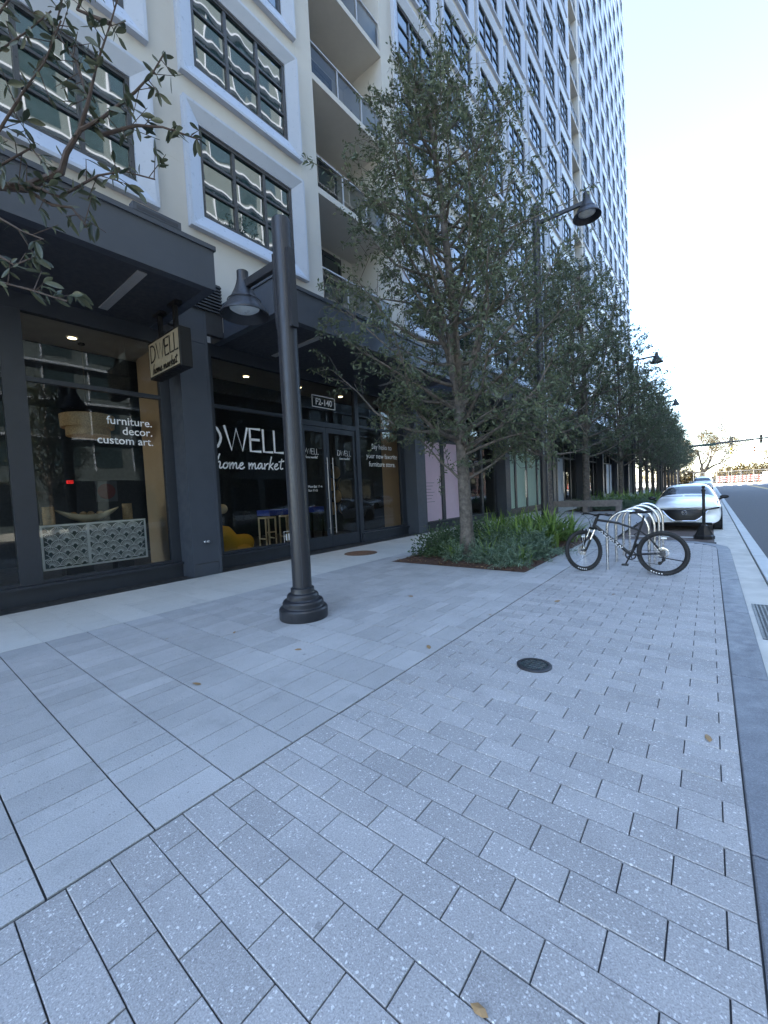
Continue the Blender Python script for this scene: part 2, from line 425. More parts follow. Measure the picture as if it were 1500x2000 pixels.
# kerb of dark granite with its return round the end of the bulb-out
g = MB()
y = 8.0 - 1.95 * 6
while y < 9: g.box(.121, .337, y + .004, y + 1.946, -.3, .004, bev=.006); y += 1.95
path = [(.121, .337, 9.95, 11.3)]
g.box(.121, .337, 9.954, 11.25, -.3, .004, bev=.006)
inn = [(.121, 11.25), (.10, 11.62), (-.06, 11.98), (-.34, 12.28), (-.8, 12.42), (-2.08, 12.45)]
out = [(.337, 11.25), (.30, 11.75), (.09, 12.17), (-.24, 12.5), (-.74, 12.63), (-2.08, 12.66)]
for i in range(5):
    a, b_, c_, d_ = inn[i], inn[i + 1], out[i + 1], out[i]
    top = [(p[0], p[1], .005) for p in (d_, c_, b_, a)]; bot = [(p[0], p[1], -.3) for p in (d_, c_, b_, a)]
    g.add(bot + top, [(4, 5, 6, 7), (0, 1, 5, 4), (2, 3, 7, 6)])
struct('granite_kerb', g, M['kerbdark'])
g = MB(); y = 12.55
while y < 75:
    x = -2.075 + (.2 if int(y * 5.001) % 2 else 0) - .2
    while x < .34:
        a, b_ = max(-2.075, x), min(.338, x + .4)
        if b_ - a > .05 and (y > 12.7 or a < -2): brick(g, a, b_, y, y + .2, j=.003, b=.002, jit=.001)
        x += .4
    y += .2
for v_ in range(len(g.v)): g.v[v_] = (g.v[v_][0], g.v[v_][1], g.v[v_][2] - .055)
g.quad((-2.08, 12.4, -.068), (.34, 12.4, -.068), (.34, 103, -.068), (-2.08, 103, -.068), 1)
struct('parking_bay', g, [M['baypaver'], M['joint']])
g = MB(); g.box(.09, .338, 11.2, 103, -.2, -.05); struct('bay_edge', g, M['concrete'])
g = MB(); g.box(-1.9, .08, 13.85, 13.95, -.058, -.05); struct('bay_line_marking', g, M['white_line'])
g = MB()
for k in range(9): g.box(1.4 + k * 1.4, 2.0 + k * 1.4, 99.5, 103, -.079, -.074)
g.box(1.0, 12.8, 97.2, 97.7, -.079, -.074)
struct('crosswalk_marking', g, M['white_line'])
g = MB()
for x in (5.2, 5.5): g.box(x, x + .12, 38, 97, -.079, -.074)
struct('centre_line_marking', g, M['yellow_line'])
g = MB(); g.box(13, 22, -60, 103, -.3, .0); struct('opposite_sidewalk', g, M['concrete'])
g = MB(); g.box(-120, 200, 121, 330, -.3, .02); struct('far_pavement', g, M['concrete'])
# ------------------------------------------------------------------ the apartment tower with shops at its foot
XF, XS, XG = -8.4, -8.95, -8.46       # wall plane, shop-front plane, glass plane of upper windows
TOP = 68.0
tower = thing('apartment_tower', 'tall cream and white tower with dark shops at street level', 'building', (-8.4, 30, 0))
FH = 3.0835
ZB = [7.31 + FH * k for k in range(20)]
WH = 2.60
bays = [(-6.9, 3.18), (-3.12, 3.18), (.66, 3.18), (4.45, 3.18)] + [(12.2 + 3.515 * k, 3.1) for k in range(7)] + [(40.25 + 2.98 * k, 2.58) for k in range(9)]
def wallzone(g, y0, y1, holes):
    ys = sorted({y0, y1} | {v for a, w in holes for v in (a + .06, a + w - .06)})
    zs = sorted({5.3, TOP} | {v for z in ZB for v in (z + .06, z + WH - .06)})
    for i in range(len(ys) - 1):
        ym = (ys[i] + ys[i + 1]) / 2
        inb = any(a < ym < a + w for a, w in holes)
        if not inb: g.quad((XF, ys[i], 5.3), (XF, ys[i + 1], 5.3), (XF, ys[i + 1], TOP), (XF, ys[i], TOP)); continue
        for j in range(len(zs) - 1):
            zm = (zs[j] + zs[j + 1]) / 2
            if any(z < zm < z + WH for z in ZB): continue
            g.quad((XF, ys[i], zs[j]), (XF, ys[i + 1], zs[j]), (XF, ys[i + 1], zs[j + 1]), (XF, ys[i], zs[j + 1]))
g = MB()
wallzone(g, -12, 8.26, bays[:4]); wallzone(g, 11.5, 37.1, bays[4:11]); wallzone(g, 39.75, 67, bays[11:])
for (a, b_, dep) in ((8.26, 11.5, 1.75), (37.1, 39.75, 1.6)):
    g.quad((XF, a, 5.17), (XF - dep, a, 5.17), (XF - dep, a, TOP), (XF, a, TOP)); g.quad((XF, b_, 5.17), (XF - dep, b_, 5.17), (XF - dep, b_, TOP), (XF, b_, TOP))
    g.quad((XF - dep, a, 5.17), (XF - dep, b_, 5.17), (XF - dep, b_, TOP), (XF - dep, a, TOP))
g.quad((XF, 67, 0), (-34, 67, 0), (-34, 67, TOP), (XF, 67, TOP)); g.quad((XF, -12, 5.17), (-34, -12, 5.17), (-34, -12, TOP), (XF, -12, TOP))
g.quad((-34, -12, TOP), (XF, -12, TOP), (XF, 67, TOP), (-34, 67, TOP)); g.quad((-34, -12, 0), (-34, 67, 0), (-34, 67, TOP), (-34, -12, TOP))
wall = g.build('wall', M['cream'], tower)
# fine control joints in the render
g = MB()
for yj in (3.9, 7.68, 11.98): g.box(XF - .01, XF + .002, yj, yj + .012, 5.95, TOP)
for k in range(19):
    z = 8.55 + FH * k
    for a, b_ in ((3.9, 4.38), (7.7, 8.25)): g.box(XF - .01, XF + .0021, a, b_, z, z + .012)
g.build('control_joint', M['greyunder'], wall)
# windows: splayed white surround, dark muntins, coated glass
def frame_mb(g, w, h, ox, oy, oz):
    pr, lip, sp = .13, .06, .35      # proud of the wall, lip width, splay width
    def ring(x, i): return [(ox + x, oy + i, oz + i), (ox + x, oy + w - i, oz + i), (ox + x, oy + w - i, oz + h - i), (ox + x, oy + i, oz + h - i)]
    rings = [ring(XF - .02, 0), ring(XF + pr, 0), ring(XF + pr, lip), ring(XG + .09, sp), ring(XG - .05, sp)]
    for k in range(4):
        a, b_ = rings[k], rings[k + 1]
        for i in range(4):
            j = (i + 1) % 4; g.quad(a[i], a[j], b_[j], b_[i])
def muntin_mb(g, w, h, ox, oy, oz):
    s = .35; y0, y1, z0, z1 = oy + s, oy + w - s, oz + s, oz + h - s
    x0, x1 = ox + XG - .03, ox + XG + .055
    t = .075
    g.box(x0, x1, y0, y0 + t, z0, z1); g.box(x0, x1, y1 - t, y1, z0, z1); g.box(x0, x1, y0 + t, y1 - t, z0, z0 + t); g.box(x0, x1, y0 + t, y1 - t, z1 - t, z1)
    yw = (y1 - y0); zw = z1 - z0
    for k in (1, 2): yy = y0 + yw * k / 3; g.box(x0 + .004, x1 - .01, yy - .035, yy + .035, z0 + t, z1 - t)
    for i in range(3):
        ya = y0 + t if i == 0 else y0 + yw * i / 3 + .035; yb = y1 - t if i == 2 else y0 + yw * (i + 1) / 3 - .035
        for k in (1, 2): zz = z0 + zw * k / 3; g.box(x0 + .006, x1 - .014, ya, yb, zz - .025, zz + .025)
def pane_mb(g, w, h, ox, oy, oz):
    s = .35; g.quad((ox + XG, oy + s, oz + s), (ox + XG, oy + w - s, oz + s), (ox + XG, oy + w - s, oz + h - s), (ox + XG, oy + s, oz + h - s))
def inview(y, z, x=XF):
    d = Vector((x, y, z - 1.55)); c = d.dot(_f)
    return c > .3 and abs(d.dot(_r) / c) < .99 and abs(d.dot(_u) / c) < 1.32
slots = [(a, w, z) for a, w in bays for z in ZB if z < TOP - 3]
slots = [s for s in slots if any(inview(s[0] + dy, s[2] + dz) for dy in (0, s[1]) for dz in (0, WH))]
slots.sort(key=lambda s: (s[0] + s[1] / 2) ** 2 + XF ** 2 + (s[2] + 1.3 - 1.55) ** 2)
proto = {}
gl = [MB(), MB(), MB()]
for n_, (a, w, z) in enumerate(slots):
    if n_ < 98:
        if w not in proto:
            G3 = [MB(), MB(), MB()]
            for q, fn in zip(G3, (frame_mb, muntin_mb, pane_mb)): fn(q, w, WH, -XF, 0, 0)
            f_ = G3[0].build('window', M['whiteframe'], tower, world=False)
            mu = G3[1].build('muntin', M['muntin'], f_, world=False); pa = G3[2].build('pane', M['wglass'], f_, world=False)
            proto[w] = f_
            o = f_
        else: o = dup(proto[w], parent=tower)
        o.location = Vector((XF, a, z)) - tower.location
    else:
        for q, fn in zip(gl, (frame_mb, muntin_mb, pane_mb)): fn(q, w, WH, 0, a, z)
ow = gl[0].build('upper_windows', M['whiteframe'], tower); ow['kind'] = 'stuff'
gl[1].build('muntin', M['muntin'], ow); gl[2].build('pane', M['wglass'], ow)
# balconies
for (a, b_, dep, n0, n1) in ((8.26, 11.5, 1.75, 0, 6), (37.1, 39.75, 1.6, 0, 20)):
    for k in range(n0, n1):
        zb = 6.97 + 3.045 * k if a < 20 else 6.97 + FH * k
        if zb > TOP - 3: continue
        s_ = MB(); s_.box(XF - dep + .002, XF - .01, a + .002, b_ - .002, zb, zb + .165)
        sl = s_.build('balcony_slab', M['greyunder'], tower)
        e_ = MB(); e_.box(XF - .0095, XF - .002, a + .003, b_ - .003, zb - .002, zb + .167); e_.build('slab_edge', M['cream'], sl)
        r_ = MB(); x = XF - .07
        r_.box(x - .025, x + .025, a + .01, b_ - .01, zb + 1.04, zb + 1.075)
        for t in range(4): yy = a + .03 + (b_ - a - .06) * t / 3; r_.box(x - .018, x + .018, yy - .016, yy + .016, zb + .166, zb + 1.04)
        ra = r_.build('railing', M['railmetal'], tower)
        p_ = MB(); p_.quad((x - .02, a + .02, zb + .2), (x - .02, b_ - .02, zb + .2), (x - .02, b_ - .02, zb + 1.03), (x - .02, a + .02, zb + 1.03)); p_.build('rail_glass', M['railglass'], ra)
        d_ = MB(); xd = XF - dep + .03
        for t in range(4): yy = a + .05 + (b_ - a - .8) * t / 3; d_.box(xd, xd + .06, yy, yy + .07, zb + .166, zb + 2.75)
        d_.box(xd, xd + .06, a + .05, b_ - .68, zb + 2.751, zb + 2.88); d_.box(xd + .001, xd + .058, a + .12, b_ - .75, zb + .17, zb + .25)
        do = d_.build('balcony_door', M['muntin'], tower)
        q_ = MB(); q_.quad((xd + .02, a + .06, zb + .17), (xd + .02, b_ - .7, zb + .17), (xd + .02, b_ - .7, zb + 2.8), (xd + .02, a + .06, zb + 2.8)); q_.build('pane', M['wglass'], do)
# balcony chairs
def balcony_chair(y, z, label):
    t = thing('balcony_chair', label, 'chair', (XF - .75, y, z), 0, 'round back chairs on the balconies')
    g = MB(); g.lathe([(.02, .40), (.27, .41), (.28, .44), (.02, .45)], 16, c=(XF - .75, y, z)); g.build('seat', M['bronze'], t, smooth=True)
    g = MB()
    for k in range(13):
        an = R(-20 + k * 18.3); h = .82 - .3 * abs(k - 6) / 6 * abs(k - 6) / 6
        px, py = XF - .75 + .26 * math.cos(an), y + .26 * math.sin(an)
        g.tube([(px, py, z + .44), (px + .03 * math.cos(an), py + .03 * math.sin(an), z + h)], .007, 5)
    g.tube([(XF - .75 + .29 * math.cos(R(-20 + k * 18.3)), y + .29 * math.sin(R(-20 + k * 18.3)), z + .82 - .3 * (abs(k - 6) / 6) ** 2) for k in range(13)], .014, 6)
    g.build('backrest', M['bronze'], t, smooth=True)
    for sx in (-1, 1):
        for sy in (-1, 1):
            g = MB(); g.tube([(XF - .75 + sx * .16, y + sy * .16, z + .41), (XF - .75 + sx * .22, y + sy * .22, z)], .012, 6); g.build('leg', M['bronze'], t)
for k, nm in ((1, 'lowest'), (2, 'middle')):
    z = 6.97 + 3.045 * k + .166
    balcony_chair(9.0, z, 'dark round backed chair behind glass on the %s visible balcony, left one' % nm)
    balcony_chair(10.3, z, 'dark round backed chair behind glass on the %s visible balcony, right one' % nm)
# canopies between the columns
PIT = 8.405
ZC, ZCT, XC = 5.17, 5.83, -6.57
for k in range(-1, 8):
    y0 = 4.36 + PIT * k + .73; y1 = 4.36 + PIT * (k + 1) - .47
    if k == -1: y0 = -3.4
    g = MB()
    g.box(-8.97, XC - .16, y0 + .16, y1 - .16, ZC + .012, ZC + .2, 1)                       # recessed soffit
    for bx in ((XC - .16, XC, y0, y1), (-8.97, XC - .16, y0, y0 + .16), (-8.97, XC - .16, y1 - .16, y1)): g.box(bx[0], bx[1], bx[2], bx[3], ZC, ZCT, 0)
    g.box(-8.41, XC - .16, y0 + .16, y1 - .16, ZCT - .06, ZCT - .01, 0)
    g.box(-8.41, XC + .03, y0 - .03, y1 + .03, ZCT, ZCT + .075, 0)
    ca = g.build('canopy', [M['charcoal'], M['soffit']], tower)
    for yy in ((2.83,) if k == -1 else (y0 + 1.47, y1 - 1.5)):
        s_ = MB(); s_.box(-8.6, -6.85, yy - .07, yy + .07, ZC - .004, ZC + .0118); s_.build('soffit_strip', M['railmetal'], ca)
    s_ = MB(); yy = (y1 - .9); s_.box(XC - .1, XC + .035, yy - .35, yy + .35, ZCT + .076, ZCT + .19); s_.box(XC + .036, XC + .038, yy - .3, yy + .3, ZCT + .1, ZCT + .15, 1); s_.build('scupper', [M['charcoal'], M['soffit']], ca)
# columns with louvres above
for k in range(-1, 8):
    y0 = 4.05 + PIT * k; y1 = y0 + .62
    g = MB(); g.box(-9.0, -8.375, y0, y1, .27, 4.92); g.box(-9.0, -8.375, y0, y1, 4.928, 5.62); g.box(-8.99, -8.39, y0 + .02, y1 - .02, 0.003, .262)
    g.box(-8.99, -8.372, y1 - .055, y1 + .004, .003, 5.62); g.box(-8.99, -8.372, y0 - .004, y0 + .05, .003, 5.62)
    co = g.build('column', M['charcoal'], tower)
    s_ = MB(); s_.box(-8.5, -8.385, y0 - .14, y1 + .40, 5.17, 6.3)
    for q in range(9): s_.box(-8.384, -8.33, y0 - .13, y1 + .39, 5.66 + q * .07, 5.69 + q * .07)
    s_.build('louvre', M['fluted'], co)
    if k == 0:
        s_ = MB()
        for dy in (-.035, .035): s_.lathe([(.012, -8.374), (.028, -8.36), (.03, -8.32), (.022, -8.31)], 12, c=(0, 4.34 + dy, .724), axis='x')
        s_.build('hose_bib', M['steel'], co, smooth=True)
# shop fronts
T = lambda y0, z0: (lambda u, v, d: (XS + .012 + d, y0 + u, z0 + v))
def shopfront(y0, y1, mulls, trans=True, zt=3.77):
    """frame of one bay; mulls = list of (ya, yb) solid mullions, door spans skipped by caller"""
    g = MB()
    g.box(XS - .06, XS + .10, y0, y1, .003, .26); g.box(XS - .06, XS + .16, y0, y1, .262, .31)
    g.box(XS - .06, XS + .07, y0, y1, 4.90, 5.19)
    for a, b_ in mulls: g.box(XS - .055, XS + .065, a, b_, .311, 4.90)
    return g
bay1 = [(-3.73, -3.5), (-1.2, -.95), (1.41, 1.71), (3.85, 4.046)]
g = shopfront(-3.73, 4.046, bay1)
for a, b_ in ((-3.5, -1.2), (-.95, 1.41), (1.71, 3.85)): g.box(XS - .05, XS + .05, a, b_, 3.74, 3.82); g.box(XS - .05, XS + .05, a, b_, .312, .37)
sf1 = g.build('shopfront', M['bronze'], tower)
g = MB(); g.quad((XS, -3.6, .33), (XS, 3.95, .33), (XS, 3.95, 4.9), (XS, -3.6, 4.9)); g.build('shop_glass', M['shopglass'], sf1)
for i, (s_, yr, z0) in enumerate((('furniture.', 3.665, 3.15), ('decor.', 3.66, 2.96), ('custom art.', 3.665, 2.77))):
    text_mesh('lettering', s_, .215, T(yr, z0), M['white'], sf1, 'RIGHT', .002)
# bay 2 with the double door
YD0, YDM, YD1 = 7.60, 8.52, 9.80
g = MB()
y0, y1 = 4.675, 12.45
for a, b_ in ((y0, 7.52), (9.93, y1)):
    g.box(XS - .06, XS + .10, a, b_, .003, .26); g.box(XS - .06, XS + .16, a, b_, .262, .31); g.box(XS - .05, XS + .05, a + .08, b_ - .06, .312, .37)
g.box(XS - .06, XS + .07, y0, y1, 4.90, 5.19)
for a, b_ in ((y0, 5.03), (7.44, 7.575), (9.825, 10.0), (12.2, y1)): g.box(XS - .055, XS + .065, a, b_, .311 if a < 7 or a > 12 else .004, 4.90)
g.box(XS - .05, XS + .05, 5.03, 7.44, 3.74, 3.82); g.box(XS - .05, XS + .05, 10.0, 12.2, 3.74, 3.82); g.box(XS - .05, XS + .06, 7.575, 9.825, 3.62, 3.76)
sf2 = g.build('shopfront', M['bronze'], tower)
g = MB()
for a, b_, z0, z1 in ((5.03, 7.44, .33, 4.9), (10.0, 12.2, .33, 4.9), (7.575, 9.825, 3.76, 4.9)): g.quad((XS, a, z0), (XS, b_, z0), (XS, b_, z1), (XS, a, z1))
g.build('shop_glass', M['shopglass'], sf2)
def door(a, b_, hy, nm='door'):
    g = MB(); st = .105
    for bx in ((a, a + st, .02, 3.61), (b_ - st, b_, .02, 3.61), (a + st, b_ - st, .02, .37), (a + st, b_ - st, 3.46, 3.61)): g.box(XS - .03, XS + .03, *bx)
    d = g.build(nm, M['bronze'], tower)
    g = MB(); g.quad((XS, a + st, .37), (XS, b_ - st, .37), (XS, b_ - st, 3.46), (XS, a + st, 3.46)); g.build('pane', M['shopglass'], d)
    g = MB(); g.tube([(XS + .10, hy, .44), (XS + .10, hy, 2.71)], .019, 10)
    for z in (.6, 1.5, 2.55): g.tube([(XS + .03, hy, z), (XS + .10, hy, z)], .012, 8)
    g.build('handle', M['handlesteel'], d, smooth=True); return d
d1 = door(YD0, YDM - .006, YDM - .055); d2 = door(YDM + .006, YD1, YDM + .17)
# big painted name on the glass: thin geometric capitals and a brush script, as strokes
CAP = {'D': [[(0, 0), (0, 1)], [(0, 1), (.3, .99), (.52, .86), (.63, .65), (.66, .5), (.63, .35), (.52, .14), (.3, .01), (0, 0)]],
       'W': [[(0, 1), (.27, 0), (.52, .93), (.77, 0), (1.04, 1)]], 'E': [[(.5, 0), (0, 0), (0, 1), (.5, 1)], [(0, .52), (.45, .52)]], 'L': [[(0, 1), (0, 0), (.46, 0)]]}
ADV = {'D': .84, 'W': 1.16, 'E': .66, 'L': .58}
SCR = {'h': ([[(.1, 0), (.22, .55), (.36, 1.05)], [(.16, .25), (.3, .5), (.42, .5), (.44, .36), (.4, .1), (.48, .02), (.6, .12)]], .56),
       'o': ([[(.34, .46), (.16, .4), (.08, .2), (.16, .02), (.34, .06), (.44, .26), (.36, .46), (.28, .4), (.42, .36), (.56, .44)]], .52),
       'm': ([[(.02, .46), (.06, .02)], [(.05, .16), (.2, .46), (.28, .44), (.28, .04)], [(.28, .16), (.42, .46), (.52, .44), (.52, .06), (.6, .02), (.7, .12)]], .68),
       'e': ([[(.04, .2), (.22, .26), (.34, .38), (.28, .48), (.14, .42), (.06, .22), (.12, .03), (.28, .0), (.44, .14)]], .46),
       'a': ([[(.38, .42), (.22, .48), (.08, .3), (.06, .1), (.16, .02), (.3, .16), (.4, .44), (.38, .1), (.46, .02), (.56, .12)]], .54),
       'r': ([[(.06, .46), (.1, .02)], [(.1, .2), (.22, .42), (.36, .46)]], .38),
       'k': ([[(.06, 0), (.14, .5), (.22, 1.0)], [(.4, .5), (.12, .22), (.26, .18), (.42, 0)]], .46),
       't': ([[(.22, .85), (.12, .2), (.2, .02), (.36, .1)], [(-.02, .62), (.42, .7)]], .4)}
def smooth2(P, it=2):
    for _ in range(it):
        if len(P) < 3: return P
        Q = [P[0]]
        for a, b_ in zip(P[:-1], P[1:]): Q += [(a[0] * .75 + b_[0] * .25, a[1] * .75 + b_[1] * .25), (a[0] * .25 + b_[0] * .75, a[1] * .25 + b_[1] * .75)]
        P = Q + [P[-1]]
    return P
def caps(g, fn, size, w, mat=0, sx=1.0):
    x = 0
    for ch in 'DWELL':
        for st in CAP[ch]: g.stroke([((x + p[0]) * size * sx, p[1] * size) for p in st], w, fn, mat)
        x += ADV[ch]
    return x * size * sx
def script(g, fn, size, w, mat=0, sx=1.0):
    x = 0
    for ch in 'home market':
        if ch == ' ': x += .3; continue
        st, ad = SCR[ch]
        for s_ in st: g.stroke([((x + p[0] + p[1] * .12) * size * sx, p[1] * size) for p in smooth2(s_)], w, fn, mat, .005)
        x += ad
    return x * size * sx
g = MB(); caps(g, T(4.78, 2.78), .56, .062, sx=1.04); script(g, T(4.93, 2.33), .33, .034, sx=1.10); g.build('lettering', M['white'], sf2)
g = MB(); caps(g, T(7.62, 2.80), .16, .014, sx=1.0); script(g, T(7.7, 2.68), .085, .010); g.build('lettering', M['white'], d1)
g = MB(); caps(g, T(9.0, 2.80), .16, .014, sx=1.0); script(g, T(9.06, 2.68), .085, .010); g.build('lettering', M['white'], d2)
for s_, z0 in (('Mon-Sat 11-6', 1.83), ('Sun 11-5', 1.72)): text_mesh('lettering', s_, .10, T(7.74, z0), M['white'], d1)
for s_, yc, z0 in (('Say hello to', 11.2, 3.1), ('your new favorite', 11.2, 2.78), ('furniture store.', 11.2, 2.5)): text_mesh('lettering', s_, .25, T(yc, z0), M['white'], sf2, 'CENTER', 0, .95)
nf = MB(); y0, y1, z0, z1 = 8.07, 9.0, 4.18, 4.53
for bx in ((y0, y1, z1 - .022, z1), (y0, y1, z0, z0 + .022), (y0, y0 + .022, z0 + .022, z1 - .022), (y1 - .022, y1, z0 + .022, z1 - .022)): nf.box(XS + .008, XS + .016, *bx)
nm = nf.build('unit_number', M['white'], tower); text_mesh('lettering', 'F2-140', .26, T(8.535, 4.265), M['white'], nm, 'CENTER', .006, .93)
nf = MB()
for bx in ((6.80, 7.2, .66, .672), (6.80, 7.2, .35, .362), (6.80, 6.812, .362, .66)): nf.box(XS + .008, XS + .014, *bx)
for q in range(3): nf.box(XS + .008, XS + .014, 6.86 + .09 * q, 6.90 + .09 * q, .42, .60)
nf.build('address_plate', M['white'], sf2)
# further bays down the street
def far_bay(k, film, doorfilm):
    a0 = 4.67 + PIT * k; b0 = a0 + 7.78
    ms = [(a0, a0 + .25), (a0 + 2.05, a0 + 2.3), (a0 + 3.95, a0 + 4.15), (a0 + 5.9, a0 + 6.1), (b0 - .25, b0)]
    g = shopfront(a0, b0, ms)
    for i in range(4): g.box(XS - .05, XS + .05, ms[i][1], ms[i + 1][0], 3.62, 3.72)
    s_ = g.build('shopfront', M['bronze'], tower)
    q = MB(); q.quad((XS, a0 + .1, .31), (XS, b0 - .1, .31), (XS, b0 - .1, 4.9), (XS, a0 + .1, 4.9)); q.build('shop_glass', M['shopglass'], s_)
    for i, f in enumerate((film, doorfilm)):
        if f is None: continue
        for j in (0, 1) if i == 0 else (2, 3):
            q = MB(); q.quad((XS + .004, ms[j][1], .33), (XS + .004, ms[j + 1][0], .33), (XS + .004, ms[j + 1][0], 3.6), (XS + .004, ms[j][1], 3.6)); q.build('window_film', f, s_)
    h = MB()
    for dy in (0, .14): h.tube([(XS + .1, ms[2][0] - .32 + dy, .9), (XS + .1, ms[2][0] - .32 + dy, 2.6)], .018, 8)
    h.build('pull_handle', M['steel'], s_, smooth=True)
    q = MB()
    if film is M['pink']:
        for t in range(7): q.box(XS + .006, XS + .010, ms[0][1] + .14, ms[0][1] + 1.25 - (t % 3) * .12, 1.9 - t * .13, 1.915 - t * .13)
        q.build('lettering', M['charcoal'], s_)
    return s_
far_bay(1, M['pink'], None); far_bay(2, M['green'], M['green']); far_bay(3, M['greywhite'], None)
for k in (4, 5, 6): far_bay(k, None, M['greywhite'] if k % 2 else None)
nf = MB(); nm2 = nf; y0, z0 = 15.3, 4.18
for bx in ((y0, y0 + .93, z0 + .328, z0 + .35), (y0, y0 + .93, z0, z0 + .022), (y0, y0 + .022, z0 + .022, z0 + .328), (y0 + .908, y0 + .93, z0 + .022, z0 + .328)): nf.box(XS + .008, XS + .016, *bx)
nm2 = nf.build('unit_number', M['white'], tower); text_mesh('lettering', 'F2-1', .26, T(y0 + .08, z0 + .085), M['white'], nm2, 'LEFT', .006, .93)
# interiors behind the glass
g = MB()
g.quad((-17, -12, .02), (-9.0, -12, .02), (-9.0, 66, .02), (-17, 66, .02), 2)
g.box(-10.5, -9.03, -12, 12.6, 4.93, 5.0, 1); g.box(-17, -10.5, -12, 66, 4.55, 5.0, 0); g.box(-10.5, -9.03, 12.6, 66, 4.95, 5.0, 0)
g.quad((-15, -12, .02), (-15, 66, .02), (-15, 66, 4.6), (-15, -12, 4.6), 0)
for k in range(0, 8):
    yy = 12.52 + PIT * k; g.box(-15, -9.05, yy - .06, yy + .06, .02, 4.55, 0)
g.build('shop_interior', [M['darkwall'], M['ceil'], M['shopfloor']], tower)
g = MB(); g.box(-10.3, -9.03, 3.98, 4.06, .02, 4.93); g.build('partition', M['tan'], tower)
g = MB(); g.box(-9.9, -9.03, 12.36, 12.44, .02, 4.93); g.build('partition', M['tan'], tower)
# ------------------------------------------------------------------ things in and on the shop
t = thing('hanging_sign', 'square cream and black sign hanging from the canopy by the first dark column', 'sign', (-7.83, 3.6, 3.98))
g = MB(); g.box(-8.47, -7.19, 3.505, 3.72, 3.98, 4.675, bev=.006); g.build('sign_box', M['black'], t)
FS = lambda u, v, d: (-8.47 + u, 3.497 - d, 3.98 + v)
g = MB(); g.box(-8.43, -7.23, 3.499, 3.5045, 4.02, 4.635); g.build('sign_face', M['cream_sign'], t)
g = MB(); caps(g, FS, .30, .036, sx=1.0); 
for i, v in enumerate(g.v): g.v[i] = (v[0] + .12, v[1], v[2] + .30)
k0 = len(g.v); script(g, FS, .17, .028, sx=1.1)
for i in range(k0, len(g.v)): v = g.v[i]; g.v[i] = (v[0] + .15, v[1], v[2] + .07)
g.build('lettering', M['black'], t)
for x in (-8.12, -7.5): g = MB(); g.box(x - .035, x + .035, 3.575, 3.645, 4.675, 5.13); g.box(x - .16, x + .16, 3.55, 3.67, 5.13, 5.181); g.build('hanger', M['black'], t)
# cabinet with fan lattice front
t = thing('fan_cabinet', 'low white cabinet with scalloped fan lattice doors behind the left shop window', 'cabinet', (-9.5, 2.66, .02))
cx, cy0, cy1, cz0, cz1 = -9.30, 1.80, 3.53, .47, 1.28
g = MB(); g.box(-9.75, cx, cy0, cy1, cz0, cz1); g.build('body', M['teal'], t)
g = MB(); x0, x1 = cx + .001, cx + .022
for bx in ((cy0, cy1, cz1 - .03, cz1 + .004), (cy0, cy1, cz0 - .004, cz0 + .03), (cy0, cy0 + .03, cz0 + .03, cz1 - .03), (cy1 - .03, cy1, cz0 + .03, cz1 - .03), (2.49, 2.53, cz0 + .03, cz1 - .03)): g.box(x0, x1, *bx)
g.build('door_frame', M['white'], t)
g = MB(); fw = .247; row = 0; FC = lambda u, v, d: (cx + .004 + d, u, v); z = cz0 - .06
while z < cz1 - .05:
    y = cy0 - (fw / 2 if row % 2 else 0)
    while y < cy1 + .1:
        def clipd(P): return [(min(max(a, cy0 + .03), cy1 - .03), min(max(b, cz0 + .03), cz1 - .03)) for a, b in P]
        ct = (y, z)
        for q in range(13):
            an = math.pi * (q + .5) / 13; P = [(ct[0] + r_ * math.cos(an), ct[1] + r_ * math.sin(an)) for r_ in (.035, .118)]
            if all(cy0 + .03 < p[0] < cy1 - .03 and cz0 + .03 < p[1] < cz1 - .03 for p in P): g.stroke(P, .0105, FC, 0, .006)
        for r_, w in ((.122, .012), (.034, .012)):
            P = [(ct[0] + r_ * math.cos(math.pi * q / 14), ct[1] + r_ * math.sin(math.pi * q / 14)) for q in range(15)]
            P = [p for p in P if cy0 + .03 < p[0] < cy1 - .03 and cz0 + .03 < p[1] < cz1 - .03]
            if len(P) > 2: g.stroke(P, w, FC, 0, .007)
        y += fw
    z += .118; row += 1
g.build('fan_lattice', M['white'], t)
g = MB(); g.box(-9.7, -9.4, 2.15, 2.6, .02, cz0); g.box(-9.7, -9.4, 3.0, 3.3, .02, cz0); g.build('plinth', M['black'], t)
t = thing('dough_bowl', 'long pale driftwood bowl on the white fan cabinet', 'bowl', (-9.5, 2.6, 1.284))
g = MB(); n = 15
for i in range(n):
    u = i / (n - 1) * 2 - 1; w = .15 * (1 - u * u) ** .5 + .012; zt = .19 * u * u + .08; d = .125 * (1 - u * u) + .02
    for q in range(7): an = math.pi * q / 6; g.v.append((-9.5 + w * math.cos(an), 2.6 + .52 * u, 1.284 + max(0.002, zt + .02 - d * math.sin(an)) if 0 else 1.286 + zt - d * math.sin(an) + .066 * (1 - u * u)))
for i in range(n - 1):
    for q in range(6): g.f.append((i * 7 + q, i * 7 + q + 1, (i + 1) * 7 + q + 1, (i + 1) * 7 + q)); g.m.append(0)
g.build('hull', M['palewood'], t, smooth=True)
for k, y in enumerate((2.35, 2.5, 2.63, 2.78)):
    g = MB(); g.sphere((-9.48 + .03 * (k % 2), y, 1.43), .068, 8); o = g.build('rattan_ball', M['wicker'], loc=(-9.5, y, 1.43), smooth=True)
    tag(o, 'small woven rattan ball resting in the driftwood bowl', 'ball', 'rattan balls in the bowl')
